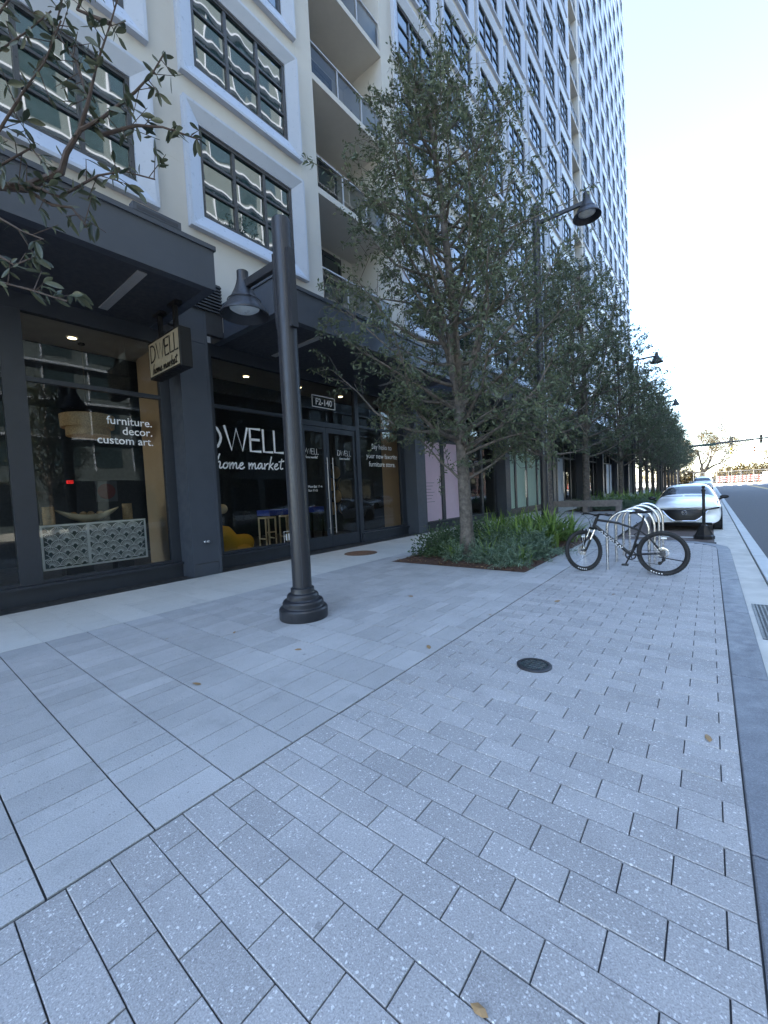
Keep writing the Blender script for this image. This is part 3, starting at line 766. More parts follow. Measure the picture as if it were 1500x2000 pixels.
for y, nm in ((1.98, 'left'), (3.28, 'right')):
    g = MB(); g.lathe([(.09, 0), (.092, .1), (.088, .11), (.092, .12), (.092, .22), (.088, .23), (.09, .33), (.02, .33)], 18, c=(-9.5, y, 1.285))
    o = g.build('wooden_canister', M['wicker'], loc=(-9.5, y, 1.285), smooth=True); tag(o, 'ribbed wooden canister on the %s end of the fan cabinet' % nm, 'canister', 'wooden canisters on the cabinet')
t = thing('pendant_lamp', 'wide woven drum pendant lamp hanging in the left shop window', 'lamp', (-10.0, 2.85, 3.1))
g = MB(); g.lathe([(.46, 0), (.47, .25), (.44, .26), (.44, .0)], 36, c=(-10.0, 2.85, 3.2), cap0=False, cap1=False); g.lathe([(.38, 0), (.38, .17)], 36, c=(-10, 2.85, 3.03), cap0=False, cap1=False); g.build('lamp_shade', M['wicker'], t, smooth=True)
g = MB(); g.tube([(-10, 2.85, 3.4), (-10, 2.85, 4.92)], .006, 6); g.lathe([(.06, 4.9), (.06, 4.929)], 16, c=(-10, 2.85, 0)); g.build('cord', M['black'], t)
DL = [(-9.77, 2.64), (-9.8, 6.52), (-9.75, 8.3), (-9.75, 10.1), (-9.77, -1.0)]
for k, (x, y) in enumerate(DL):
    t = thing('downlight', ('lit round recessed ceiling light above the fan cabinet', 'lit recessed ceiling light above the yellow chair', 'lit recessed ceiling light left of the unit number', 'lit recessed ceiling light right of the unit number', 'lit recessed ceiling light beyond the left window post')[k], 'ceiling light', (x, y, 4.93), 0, 'recessed ceiling lights in the shop')
    g = MB(); g.lathe([(.10, 4.929), (.10, 4.915), (.075, 4.915)], 20, c=(x, y, 0), cap0=False, cap1=False); g.build('trim', M['whiteframe'], t)
    g = MB(); g.lathe([(.074, 4.9155), (.001, 4.9154)], 20, c=(x, y, 0), cap0=False, cap1=False); g.build('lamp', M['lampon'], t)
    L = bpy.data.lights.new('downlight_bulb', 'SPOT'); L.energy = 7; L.color = (1, .78, .5); L.spot_size = R(110); L.spot_blend = .8; L.shadow_soft_size = .06
    lo = bpy.data.objects.new('downlight_bulb', L); COL.objects.link(lo); lo.location = (0, 0, -.03); lo.parent = t
# yellow armchair
t = thing('armchair', 'rounded mustard yellow lounge chair behind the shop glass', 'armchair', (-9.75, 5.9, .02))
g = MB(); P = [(5.52, .95), (5.5, .75), (5.56, .55), (5.72, .38), (5.98, .36), (6.22, .40), (6.36, .36)]
g.tube([(-9.72, a, b) for a, b in P], [.10, .17, .2, .2, .19, .17, .10], 14, flat=1.7); g.tube([(-9.72, 5.6, .28), (-9.72, 6.3, .28)], [.2, .18], 14, flat=1.8)
o = g.build('seat', M['mustard'], t, smooth=True)
o.modifiers.new('s', 'SUBSURF').render_levels = 1
g = MB(); g.box(-10.0, -9.5, 5.6, 6.3, .02, .12); g.build('base', M['black'], t)
t = thing('globe_table_lamp', 'pale globe lamp on a thin stem beside the yellow chair', 'lamp', (-10.1, 5.72, .02))
g = MB(); g.sphere((-10.1, 5.75, 1.36), .13, 10); g.build('globe', M['palewood'], t, smooth=True)
g = MB(); g.tube([(-10.1, 5.75, .04), (-10.1, 5.75, 1.25)], .015, 8); g.lathe([(.14, .02), (.14, .04), (.02, .05)], 16, c=(-10.1, 5.75, 0)); g.build('stem', M['black'], t)
t = thing('counter_table', 'tall table under a blue cloth inside the shop', 'table', (-11.6, 8.9, .02))
g = MB(); g.box(-11.9, -11.2, 8.0, 10.4, 1.02, 1.2); g.build('tabletop', M['blue'], t)
for x in (-11.85, -11.25):
    for y in (8.05, 10.35): g = MB(); g.box(x - .03, x + .03, y - .03, y + .03, .02, 1.02); g.build('leg', M['black'], t)
for y, nm in ((7.75, 'left'), (8.55, 'right')):
    t = thing('bar_stool', 'pale wooden bar stool, the %s one at the blue table' % nm, 'stool', (-11.0, y, .02), 0, 'wooden bar stools in the shop')
    g = MB(); g.box(-11.2, -10.8, y - .2, y + .2, .95, 1.0); g.build('seat', M['palewood'], t)
    for x in (-11.18, -10.82):
        for yy in (y - .18, y + .18): g = MB(); g.box(x - .02, x + .02, yy - .02, yy + .02, .02, .95); g.build('leg', M['palewood'], t)
    g = MB(); g.box(-11.2, -10.8, y - .19, y - .17, .3, .34); g.box(-11.2, -10.8, y + .17, y + .19, .3, .34); g.box(-10.83, -10.81, y - .17, y + .17, .5, .54); g.build('stretcher', M['palewood'], t)
k = 0
for r_ in range(4):
    for c_ in range(5):
        y = 11.9 + .62 * c_ + .3 * (r_ % 2); z = 1.05 + .5 * r_; k += 1
        if y > 14: continue
        g = MB(); g.lathe([(.02, 0), (.16, .02), (.25, .09), (.27, .12), (.24, .10), (.15, .04), (.02, .03)], 20, c=(-12.9, y * 1.0 - .0, z), axis='x')
        for i, v in enumerate(g.v): g.v[i] = (-12.4 + (v[0] + 12.9 - z) * 0 + (v[0] + 12.9), v[1] + 0, v[2])
        # lathe along x puts the centre offset in x
        o = g.build('wall_basket', M['wicker'], loc=(-12.4, y, z), smooth=True); tag(o, 'round woven basket hung on the back wall of the shop', 'basket', 'woven baskets on the shop wall')
g = MB(); g.box(-14.2, -14.1, 3.42, 3.56, 2.28, 2.37); o = g.build('exit_sign', M['exitred'], loc=(-14.15, 3.5, 2.28)); tag(o, 'small glowing red exit sign deep inside the shop', 'exit sign')
text_mesh('lettering', 'EXIT', .065, lambda u, v, d: (-14.095 + d, 3.49 + u, 2.30 + v), M['black'], o, 'CENTER')
g = MB(); g.box(-11.6, -11.55, 3.35, 3.8, 1.7, 2.2); o = g.build('round_logo_poster', M['charcoal'], loc=(-11.58, 3.6, 1.7)); tag(o, 'square poster with a dark oval inside the left shop window', 'poster')
g = MB(); g.lathe([(.19, -11.548), (.19, -11.545)], 24, c=(0, 3.57, 1.95), axis='x'); g.build('oval', M['darkred'], o)

# ------------------------------------------------------------------ street lamps
def lamp_head(parent, x, y, zn, s=1.0):
    g = MB(); pr = [(.078, 0), (.08, -.10), (.092, -.16), (.12, -.24), (.165, -.33), (.225, -.43), (.29, -.52), (.33, -.575), (.333, -.60), (.318, -.60), (.20, -.47)]
    g.lathe([(r_ * s, z * s) for r_, z in pr], 36, c=(x, y, zn), cap1=False)
    g.torus((x, y, zn - .405 * s), .222 * s, .006, 36, 6, axis='z'); g.lathe([(.05, .0), (.078, .0)], 24, c=(x, y, zn + .001))
    h = g.build('lamp_shade', M['poleblack'], parent, smooth=True)
    g = MB(); g.lathe([(.20 * s, -.50 * s), (.15 * s, -.53 * s), (.001, -.54 * s)], 28, c=(x, y, zn), cap0=True, cap1=False); g.build('lens', M['lens'], h, smooth=True)
    g = MB()
    for q in range(12): g.box(x - .10, x - .07, y - .05 + 0, y + .05, zn - .06 - q * .022, zn - .05 - q * .022)
    return h
def arm(parent, x0, x1, y, z, plate=True):
    s_ = 1 if x1 > x0 else -1
    g = MB(); a, b = sorted((x0, x1)); g.box(a, b, y - .035, y + .035, z - .05, z + .06, bev=.006)
    if plate: xx = x0 - s_ * .0; g.box(min(xx, xx - s_ * .05), max(xx, xx - s_ * .05), y - .05, y + .05, z - .76, z + .13); g.lathe([(.02, z - .84), (.05, z - .78), (.05, z - .76)], 10, c=(xx - s_ * .02, y, 0))
    return g.build('arm', M['poleblack'], parent)
def street_lamp(x, y, h, label, grp, hi, lo, big=1.0):
    t = thing('street_lamp', label, 'street lamp', (x, y, 0), 0, grp)
    g = MB(); k = big
    g.lathe([(.305, .0), (.31, .012), (.312, .125), (.30, .145), (.268, .155), (.262, .165), (.262, .215), (.25, .235), (.215, .245), (.205, .255), (.203, .295), (.19, .318), (.158, .33), (.152, .345), (.15, .39 * k), (.13, .40 * k)], 40, c=(x, y, 0)); g.build('base', M['poleblack'], t, smooth=True, angle=25)
    g = MB(); g.lathe([(.119, .38), (.117, h - .03), (.112, h), (.02, h + .002)], 32, c=(x, y, 0)); po = g.build('pole', M['poleblack'], t, smooth=True)
    g = MB()
    for an in (-35, 145, 55, 235): a = R(an); g.tube([(x +   .1175 * math.cos(a), y +   .1175 * math.sin(a), .40), (x + .1160 * math.cos(a), y + .1160 * math.sin(a), h - .02)], .006, 5)
    g.build('groove', M['soffit'], po)
    if lo:
        arm(t, x - .16, x - .86, y, lo); lamp_head(t, x - .89, y, lo + .20)
        g = MB(); g.box(x + .11, x + .165, y - .05, y + .05, lo - .85, lo + .1); g.build('back_plate', M['poleblack'], t)
    if hi: arm(t, x + .1, x + 1.42, y, hi, False); lamp_head(t, x + 1.45, y, hi + .25, 1.15)
    return t
LG = 'black street lamps along the pavement'
street_lamp(-4.15, 3.40, 5.03, 'short black street lamp with stepped round base in the near paving', LG, None, 4.53)
street_lamp(-4.15, 13.5, 10.3, 'tall black street lamp with two cone heads behind the first planting bed', LG, 9.75, 4.40)
street_lamp(-4.1, 33.2, 10.3, 'tall black street lamp whose cone head shows against the white sky', LG, 9.85, 4.40)
street_lamp(-4.1, 53.2, 10.3, 'farthest black street lamp, among the far trees of the row', LG, 9.8, 4.40)

# ------------------------------------------------------------------ trees
def leafquads(P, D, L, W, rs):
    n = len(P); Nn = rs.normal(size=(n, 3)); Nn[:, 2] += .6
    Sd = np.cross(D, Nn); Sd /= np.linalg.norm(Sd, axis=1, keepdims=True) + 1e-9
    L = L[:, None]; W = W[:, None]; dn = np.array([0, 0, -1.0]) * L * .12
    V = np.empty((n, 4, 3)); V[:, 0] = P; V[:, 1] = P + D * L * .5 + Sd * W * .5; V[:, 2] = P + D * L + dn; V[:, 3] = P + D * L * .5 - Sd * W * .5
    F = np.arange(n * 4).reshape(n, 4)
    return V.reshape(-1, 3), F
def unit(v): return v / (np.linalg.norm(v) + 1e-9)
def make_tree(seed, H, Rr, zc, tr, nl, ntw, nlf, ll, low=None, fork=True, lean=(0, 0)):
    rs = np.random.RandomState(seed); tm = MB()
    def trunkpt(z): return np.array([.10 * math.sin(z * .7 + seed) * z / H + lean[0] * (z / H) ** 2, .10 * math.cos(z * .9 + seed) * z / H + lean[1] * (z / H) ** 2, z])
    def rad(z): return tr * (1 - z / H) ** .8 * (1 + .5 * math.exp(-z * 6)) + .012
    zs = list(np.linspace(-.03, H * .97, 16)); tm.tube([trunkpt(z) for z in zs], [rad(max(0, z)) for z in zs], 12)
    env = lambda z: Rr * max(.05, 1 - max(0, (z - zc) / (H - zc))) ** .62 * (.55 + .45 * min(1, max(0, (z - zc) / (H - zc)) / .22))
    Ps = []; Ds = []; Ls = []
    def twig(p, d, L, nlv):
        q1 = p + d * L * .55 + np.array([0, 0, .03]); q2 = p + unit(d + rs.normal(size=3) * .25) * L
        tm.tube([p, q1, q2], [.007, .005, .003], 4, caps=False)
        u = rs.rand(nlv) ** .75; base = p[None] * (1 - u[:, None]) + q2[None] * u[:, None] + rs.normal(size=(nlv, 3)) * .03
        dd = d[None] * .6 + rs.normal(size=(nlv, 3)) * .75 + np.array([0, 0, .1]); dd /= np.linalg.norm(dd, axis=1, keepdims=True)
        Ps.append(base); Ds.append(dd); Ls.append(ll * rs.uniform(.6, 1.15, nlv))
    def limb(p0, az, z1, L, r0, tw, inner=.25):
        e = p0 + np.array([math.cos(az) * L, math.sin(az) * L, z1 - p0[2]])
        pts = []
        wv = rs.normal(size=3) * .12
        for i in range(7):
            u = i / 6; p = p0 * (1 - u) + e * u; p[2] -= math.sin(u * math.pi) * L * .10 * (1 if z1 - p0[2] > .5 else -.6); pts.append(p + wv * math.sin(u * 3.5) + rs.normal(size=3) * .03 * u)
        tm.tube(pts, [r0 * (1 - u / 6 * .85) for u in range(7)], 6, caps=False)
        for k in range(tw):
            u = inner + (1 - inner) * rs.rand(); i = min(5, int(u * 6)); f = u * 6 - i; p = pts[i] * (1 - f) + pts[i + 1] * f
            d = unit(unit(e - p0) * .55 + rs.normal(size=3) * .75 + np.array([0, 0, .2])); twig(p, d, rs.uniform(.3, .85) * (.5 + Rr * .22), int(nlf * rs.uniform(.6, 1.3)))
        d = unit(e - p0); twig(pts[-1], d, .5, nlf)
    for i in range(nl):
        f = (i + .5) / nl; z0 = zc * .82 + (H * .93 - zc * .82) * f ** .92; az = i * 2.39996 + rs.uniform(-.3, .3)
        zt = z0 + rs.uniform(.25, .65) * (H - z0) * .42 + .1; L = env(min(zt, H * .98)) * rs.uniform(.72, 1.12)
        limb(trunkpt(z0), az, zt, L, .02 + .035 * (1 - f), max(4, int(ntw * (1 - f * .55))))
    if fork:
        for az in (.6, 2.9, 4.6): limb(trunkpt(zc * 1.15), az, H * rs.uniform(.72, .9), Rr * .42, tr * .5, ntw, .4)
    for lo in (low or ()): limb(np.array([0, 0, lo[2]]), lo[0], lo[3], lo[1], .035, lo[4], .35)
    P = np.concatenate(Ps); D = np.concatenate(Ds); L = np.concatenate(Ls)
    V, F = leafquads(P, D, L, L * rs.uniform(.3, .42, len(L)), rs)
    return tm, V, F
def plant_tree(tm, V, F, loc, label, grp, leaf='leaf', nm='street_tree', rz=0, scale=1):
    t = thing(nm, label, 'tree', loc, rz, grp); t.scale = (scale,) * 3
    tm.build('trunk', M['bark'], t, smooth=True, world=False); npobj('crown', V, F, M[leaf], t); return t
TG = 'street trees in a row along the pavement'
tr1 = plant_tree(*make_tree(3, 10.8, 3.25, 2.8, .135, 74, 21, 34, .105, low=[(3.85, 1.1, 1.7, 2.9, 15), (.62, 1.35, 1.75, 2.75, 16), (3.4, 1.2, 2.5, 3.3, 9), (.62, 1.7, 2.05, 2.8, 20), (.1, 2.0, 2.3, 2.7, 20), (5.6, 1.8, 2.5, 3.2, 12), (-.5, 2.2, 2.5, 2.9, 18), (2.2, 2.4, 2.7, 3.4, 16), (4.4, 1.4, 2.8, 3.5, 10)], lean=(-.5, -.25)), (-4.15, 8.05, 0), 'nearest slender evergreen tree rising from the first planting bed', TG)
tA = make_tree(11, 11.0, 3.5, 2.8, .15, 56, 18, 30, .13)
tr2 = plant_tree(*tA, (-5.3, 24.6, 0), 'second evergreen street tree, just behind the long bench', TG, scale=1.26)
tB = make_tree(23, 11.0, 3.1, 2.6, .15, 48, 15, 26, .15)
tr3 = plant_tree(*tB, (-4.65, 31.6, 0), 'third evergreen street tree, in the second planting bed', TG, scale=1.12)
for k, (x, y, s_) in enumerate(((-4.15, 37.2, 1.0), (-4.15, 41.4, .95), (-4.15, 45.9, 1.0), (-4.15, 50.6, .97), (-4.15, 55.5, 1.0), (-4.15, 59.8, .95), (-4.15, 65.2, .98), (-4.15, 71, .95), (-4.15, 77.4, 1.0), (-4.15, 88, .9))):
    dup(tr3, (x, y, 0), k * 1.3, 'dark evergreen tree standing in the far end of the row', TG, scale=s_)
dup(tr2, (-5.7, 19.2, 0), 2.1, 'evergreen street tree whose trunk rises behind the strap leaves and the tall lamp', TG, scale=1.08)
# near tree whose branch hangs into the picture
t = thing('near_oak_tree', 'near oak with large dark leaves on a branch hanging in at the top left', 'tree', (-4.15, -2.5, 0))
tm = MB(); tm.tube([(-4.15, -2.5, -.03), (-4.13, -2.45, 1.2), (-4.18, -2.4, 2.3), (-4.1, -2.5, 4), (-4.15, -2.4, 6), (-4.1, -2.5, 8.5)], [.2, .16, .145, .12, .08, .02], 12)
BR = [[(-4.16, -2.4, 2.35), (-3.9, -1.5, 2.7), (-3.45, -.5, 3.05), (-3.00, 0.25, 3.20), (-2.71, 0.49, 3.16), (-2.62, 0.56, 3.14), (-2.47, 0.68, 3.21), (-2.45, 0.70, 3.30), (-2.40, 0.75, 3.41), (-2.36, 0.79, 3.57), (-2.33, 0.82, 3.72), (-2.28, 0.88, 3.93), (-2.22, 0.93, 4.14)],
    [(-2.40, 0.75, 3.41), (-2.31, 0.82, 3.46), (-2.18, 0.93, 3.58), (-2.11, 0.99, 3.67), (-2.07, 1.03, 3.76)],
    [(-2.37, 0.84, 3.43), (-2.24, 0.95, 3.47), (-2.13, 1.03, 3.45), (-1.99, 1.14, 3.38)],
    [(-2.62, 0.56, 3.14), (-2.52, 0.57, 3.11), (-2.42, 0.65, 3.05), (-2.27, 0.77, 3.14), (-2.18, 0.85, 3.16), (-2.06, 0.94, 3.11)],
    [(-3.00, 0.25, 3.20), (-2.68, 0.38, 3.16), (-2.57, 0.48, 3.34), (-2.48, 0.56, 3.51), (-2.40, 0.63, 3.64), (-2.34, 0.69, 3.83)],
    [(-3.45, -.5, 3.05), (-2.9, .1, 3.0), (-2.58, 0.39, 2.95), (-2.51, 0.44, 2.89), (-2.42, 0.50, 2.82), (-2.35, 0.56, 2.78)],
    [(-3.45, -.5, 3.05), (-2.9, .05, 2.75), (-2.55, 0.33, 2.62), (-2.44, 0.41, 2.57), (-2.34, 0.49, 2.53), (-2.21, 0.59, 2.47)],
    [(-2.9, .1, 3.0), (-2.69, 0.36, 2.83), (-2.58, 0.44, 2.75), (-2.52, 0.48, 2.70), (-2.44, 0.55, 2.74)],
    [(-2.62, 0.56, 3.14), (-2.51, 0.64, 3.05), (-2.43, 0.70, 3.03), (-2.38, 0.74, 2.94)],
    [(-2.36, .79, 3.57), (-2.48, 0.82, 3.67), (-2.53, 0.80, 3.86), (-2.61, 0.74, 4.02), (-2.56, 0.79, 4.26)],
    [(-3.45, -.5, 3.05), (-3.1, .1, 3.5), (-2.82, 0.43, 3.77), (-2.70, 0.53, 3.82), (-2.60, 0.62, 3.91), (-2.50, 0.70, 4.00)],
    [(-2.28, 0.88, 3.93), (-2.40, 0.78, 4.00), (-2.35, 0.83, 4.15)],
    [(-3.1, .1, 3.5), (-2.68, 0.42, 3.81), (-2.56, 0.51, 3.87), (-2.51, 0.57, 3.99)],
    [(-3.00, 0.25, 3.20), (-2.59, 0.39, 3.21), (-2.50, 0.46, 3.13), (-2.39, 0.55, 3.20), (-2.33, 0.59, 3.10)]]
rs = np.random.RandomState(5); Ps = []; Ds = []; Ls = []
for bi, P in enumerate(BR):
    P = [np.array(p) for p in P]; n = len(P)
    r0 = .036 if bi == 0 else .010
    tm.tube(P, [max(.0035, (r0 * (1 - i / n) ** 1.3) if bi == 0 else r0 * (1 - i / n)) for i in range(n)], 7, caps=False)
    st = 4 if bi == 0 else 1
    for i in range(max(0, st - 1), n - 1):
        d = P[i + 1] - P[i]; L = np.linalg.norm(d); d = d / L
        k = int(L / (.020 if bi else .034)) + 1
        for q in range(k):
            if rs.rand() < .36: continue
            p = P[i] + d * L * (q + rs.rand()) / k
            m = 3 if (i == n - 2 and q == k - 1) else 1
            # some leaves sit on short side shoots
            sh = unit(d * .5 + rs.normal(size=3)) * (rs.uniform(.03, .16) if rs.rand() < .5 else 0)
            if np.linalg.norm(sh) > 0: tm.tube([p, p + sh], [.0025, .0015], 4, caps=False); m += 2
            for _ in range(m):
                dd = unit(d * .5 + rs.normal(size=3) * .7 + np.array([0, 0, -.15])); Ps.append(p + sh * rs.uniform(.5, 1)); Ds.append(dd); Ls.append(rs.uniform(.036, .078))
tm.build('trunk', M['twig'], t, smooth=True)
P = np.array(Ps); D = np.array(Ds); L = np.array(Ls)[:, None]; n = len(P)
Nn = rs.normal(size=(n, 3)); Nn[:, 2] += .3; Sd = np.cross(D, Nn); Sd /= np.linalg.norm(Sd, axis=1, keepdims=True); Nn = np.cross(Sd, D)
prof = ((0, .04), (.2, .22), (.45, .34), (.7, .32), (.9, .16), (1, .02))
V = np.empty((n, 18, 3))
for i, (u, w) in enumerate(prof):
    c = P + D * L * u - np.array([0, 0, 1]) * L * .18 * u * u
    V[:, i * 3] = c + Sd * L * w * .5 + Nn * L * w * .18; V[:, i * 3 + 1] = c; V[:, i * 3 + 2] = c - Sd * L * w * .5 + Nn * L * w * .18
fl = []
for i in range(5): fl += [(i * 3, i * 3 + 1, i * 3 + 4, i * 3 + 3), (i * 3 + 1, i * 3 + 2, i * 3 + 5, i * 3 + 4)]
F = (np.arange(n)[:, None, None] * 18 + np.array(fl)[None]).reshape(-1, 4)
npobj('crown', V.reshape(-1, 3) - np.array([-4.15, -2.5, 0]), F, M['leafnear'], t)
# the rest of that tree, above and behind the camera's view
tmx, Vx, Fx = make_tree(41, 8.6, 2.2, 3.6, .05, 26, 9, 14, .09, fork=False)
npobj('crown', Vx, Fx, M['leafnear'], t); tmx.build('limb', M['bark'], t, smooth=True, world=False)
# ------------------------------------------------------------------ planting beds
def mulch(name, x0, x1, y0, y1, seed):
    r_ = random.Random(seed); g = MB(); nx, ny = 14, int((y1 - y0) * 3) + 2
    for j in range(ny + 1):
        for i in range(nx + 1):
            e = min(i, nx - i, j, ny - j); g.v.append((x0 + (x1 - x0) * i / nx, y0 + (y1 - y0) * j / ny, .004 if e == 0 else .02 + .03 * r_.random() + .03 * min(e, 3) / 3))
    for j in range(ny):
        for i in range(nx): a = j * (nx + 1) + i; g.f.append((a, a + 1, a + nx + 2, a + nx + 1)); g.m.append(0)
    for _ in range(int((x1 - x0) * (y1 - y0) * 150)):
        x, y = r_.uniform(x0 + .03, x1 - .03), r_.uniform(y0 + .03, y1 - .03)
        e = min(x - x0, x1 - x, y - y0, y1 - y); z = .012 + .07 * min(1, e / .6); an = r_.uniform(0, 6.3); L, w = r_.uniform(.02, .06), r_.uniform(.008, .02); t = r_.uniform(-.01, .02)
        c_, s_ = math.cos(an), math.sin(an)
        leaf = r_.random() < .22
        g.add([(x - c_ * L, y - s_ * L, z), (x + s_ * w, y - c_ * w, z + .012), (x + c_ * L, y + s_ * L, z + t), (x - s_ * w, y + c_ * w, z + .016)], [(0, 1, 2, 3)], 2 if leaf else 1)
    g.build(name, [M['mulch'], M['chip'], M['dryleaf']], kind='stuff')
for p, s_ in ((PL1, 1), (PL2, 2)): mulch('mulch_bed', *p, s_)
g = MB(); g.quad((PL3[0], PL3[2], .004), (PL3[1], PL3[2], .004), (PL3[1], 70, .004), (PL3[0], 70, .004)); o = g.build('planting_soil', M['mulch']); o['kind'] = 'structure'
def fern_mesh(seed, n=46, h=.62, sp=.55):
    rs = np.random.RandomState(seed); Ps = []; Ds = []; Ls = []
    for i in range(n):
        az = rs.uniform(0, 6.28); el = rs.uniform(.3, 1.45); L = rs.uniform(.45, 1.15) * (h if el > .9 else sp)
        d = np.array([math.cos(az) * math.cos(el), math.sin(az) * math.cos(el), math.sin(el)]); b = rs.normal(size=3) * .06; b[2] = 0
        k = 26
        for q in range(k):
            u = (q + 1) / k; p = b + d * L * u + np.array([0, 0, -.25 * L * u * u]); td = d + np.array([0, 0, -.5 * u])
            for _ in range(2): Ps.append(p); Ds.append(unit(td * .7 + rs.normal(size=3) * .7)); Ls.append(rs.uniform(.03, .075))
    P, D, L = np.array(Ps), np.array(Ds), np.array(Ls); return leafquads(P, D, L, L * .16 + .0015, rs)
def strap_mesh(seed, n=46, h=.66):
    rs = np.random.RandomState(seed); V = []; F = []
    for i in range(n):
        az = rs.uniform(0, 6.28); lean = rs.uniform(.05, .8); L = rs.uniform(.6, 1.05) * h; w = rs.uniform(.010, .019); b = rs.normal(size=2) * .07
        sx, sy = -math.sin(az) * w, math.cos(az) * w; b0 = len(V)
        for q in range(7):
            u = q / 6; rr = L * (lean * u + .42 * u * u * lean * 2); z = L * (u * (1 - .1 * lean) - .42 * lean * 1.6 * u ** 3.2); ww = (1 - u ** 3) * .9 + .1 if q < 6 else .05
            x, y = b[0] + math.cos(az) * rr, b[1] + math.sin(az) * rr
            V += [(x + sx * ww, y + sy * ww, z), (x - sx * ww, y - sy * ww, z)]
        for q in range(6): F.append((b0 + q * 2, b0 + q * 2 + 1, b0 + q * 2 + 3, b0 + q * 2 + 2))
    return np.array(V), np.array(F)
def shrub_mesh(seed, r_=.36, h=.55, n=900):
    rs = np.random.RandomState(seed); P = rs.normal(size=(n, 3)); P /= np.linalg.norm(P, axis=1, keepdims=True); P *= rs.rand(n, 1) ** .4
    P *= (1 + .25 * np.sin(P[:, :1] * 7 + seed) * np.cos(P[:, 1:2] * 6)); P[:, 2] = np.abs(P[:, 2]); D = P + rs.normal(size=(n, 3)) * .6; D /= np.linalg.norm(D, axis=1, keepdims=True)
    P = P * np.array([r_, r_, h]); L = rs.uniform(.05, .095, n); return leafquads(P, D, L, L * .42, rs)
fm = [fern_mesh(s_) for s_ in (1, 2, 3)]; sm = [strap_mesh(s_) for s_ in (4, 5, 6)]; bm_ = [shrub_mesh(s_) for s_ in (7, 8)]
fp = [None] * 3; sp_ = [None] * 3; bp = [None] * 2
def plant(kind, x, y, label, grp, s_=1.0, rz=None):
    arr, src, mat, nm, cat = {'fern': (fp, fm, 'fern', 'foxtail_fern', 'fern'), 'strap': (sp_, sm, 'strap', 'strap_leaf_plant', 'plant'), 'shrub': (bp, bm_, 'shrub', 'low_shrub', 'shrub')}[kind]
    i = rnd.randrange(len(arr))
    if arr[i] is None: arr[i] = npobj(nm, src[i][0], src[i][1], M[mat]); o = arr[i]
    else: o = arr[i].copy(); COL.objects.link(o)
    o.location = (x, y, .03); o.rotation_euler = (0, 0, rnd.uniform(0, 6.3) if rz is None else rz); k_ = {'fern': 1.25, 'strap': 1.3, 'shrub': 1.1}[kind]; o.scale = (s_ * k_, s_ * k_, s_ * k_ * rnd.uniform(.9, 1.1)); tag(o, label, cat, grp)
rnd = random.Random(12)
FG, SG, BG = 'feathery ferns along the front of the first bed', 'strap leaf clumps in the first bed', 'dark shrubs round the nearest tree'
for x, y, s_ in ((-2.98, 7.55, .8), (-3.35, 7.62, .9), (-3.8, 7.7, .95), (-4.3, 7.75, .8), (-2.95, 8.1, .95), (-3.4, 8.2, 1.1), (-3.0, 8.75, 1.0), (-3.5, 8.85, 1.05), (-2.95, 9.35, .9), (-3.35, 9.5, 1.0), (-3.8, 8.4, 1.0)):
    plant('fern', x + rnd.uniform(-.12, .12), y + rnd.uniform(-.05, .14), 'feathery blue green fern clump at the front of the first planting bed', FG, s_ * rnd.uniform(.7, 1.2))
for x, y, s_ in ((-3.15, 8.45, .75), (-2.9, 7.9, .6), (-3.7, 8.1, .7), (-4.45, 8.0, .7), (-4.1, 9.2, 1.2), (-3.6, 9.9, 1.25), (-3.1, 10.2, 1.2), (-4.3, 10.2, 1.3), (-3.8, 10.7, 1.35), (-3.2, 10.9, 1.3), (-2.95, 11.5, 1.15), (-3.5, 11.6, 1.35), (-4.1, 11.5, 1.3), (-4.7, 11.0, 1.3), (-3.1, 12.2, 1.1), (-3.8, 12.3, 1.3), (-4.5, 12.2, 1.3), (-5.2, 11.7, 1.2), (-5.2, 12.5, 1.1)):
    plant('strap', x, y, 'bright green arching strap leaf clump behind the ferns and bike', SG, s_)
for x, y, s_ in ((-5.2, 8.15, 1.05), (-4.75, 8.6, 1.15), (-5.25, 8.9, 1.1), (-3.85, 9.0, 1.05), (-4.7, 9.5, 1.2), (-5.25, 9.9, 1.1), (-4.9, 10.4, 1.1), (-4.4, 8.3, .8), (-3.6, 8.55, .7), (-3.2, 9.15, .75), (-4.85, 8.05, .9)):
    plant('shrub', x, y, 'dark glossy shrub beside the nearest tree trunk', BG, s_)
for k in range(10): plant('fern', -2.65 - (k % 5) * .7, 25.3 + (k // 5) * .8, 'low feathery fern at the front of the second bed behind the bench', 'ferns in the second bed', 1.3)
for k in range(14): plant('strap', -2.6 - (k % 5) * .75, 26.8 + (k // 5) * 1.5, 'green strap leaf clump in the second bed beyond the bench', 'strap leaf clumps in the second bed', 1.5)
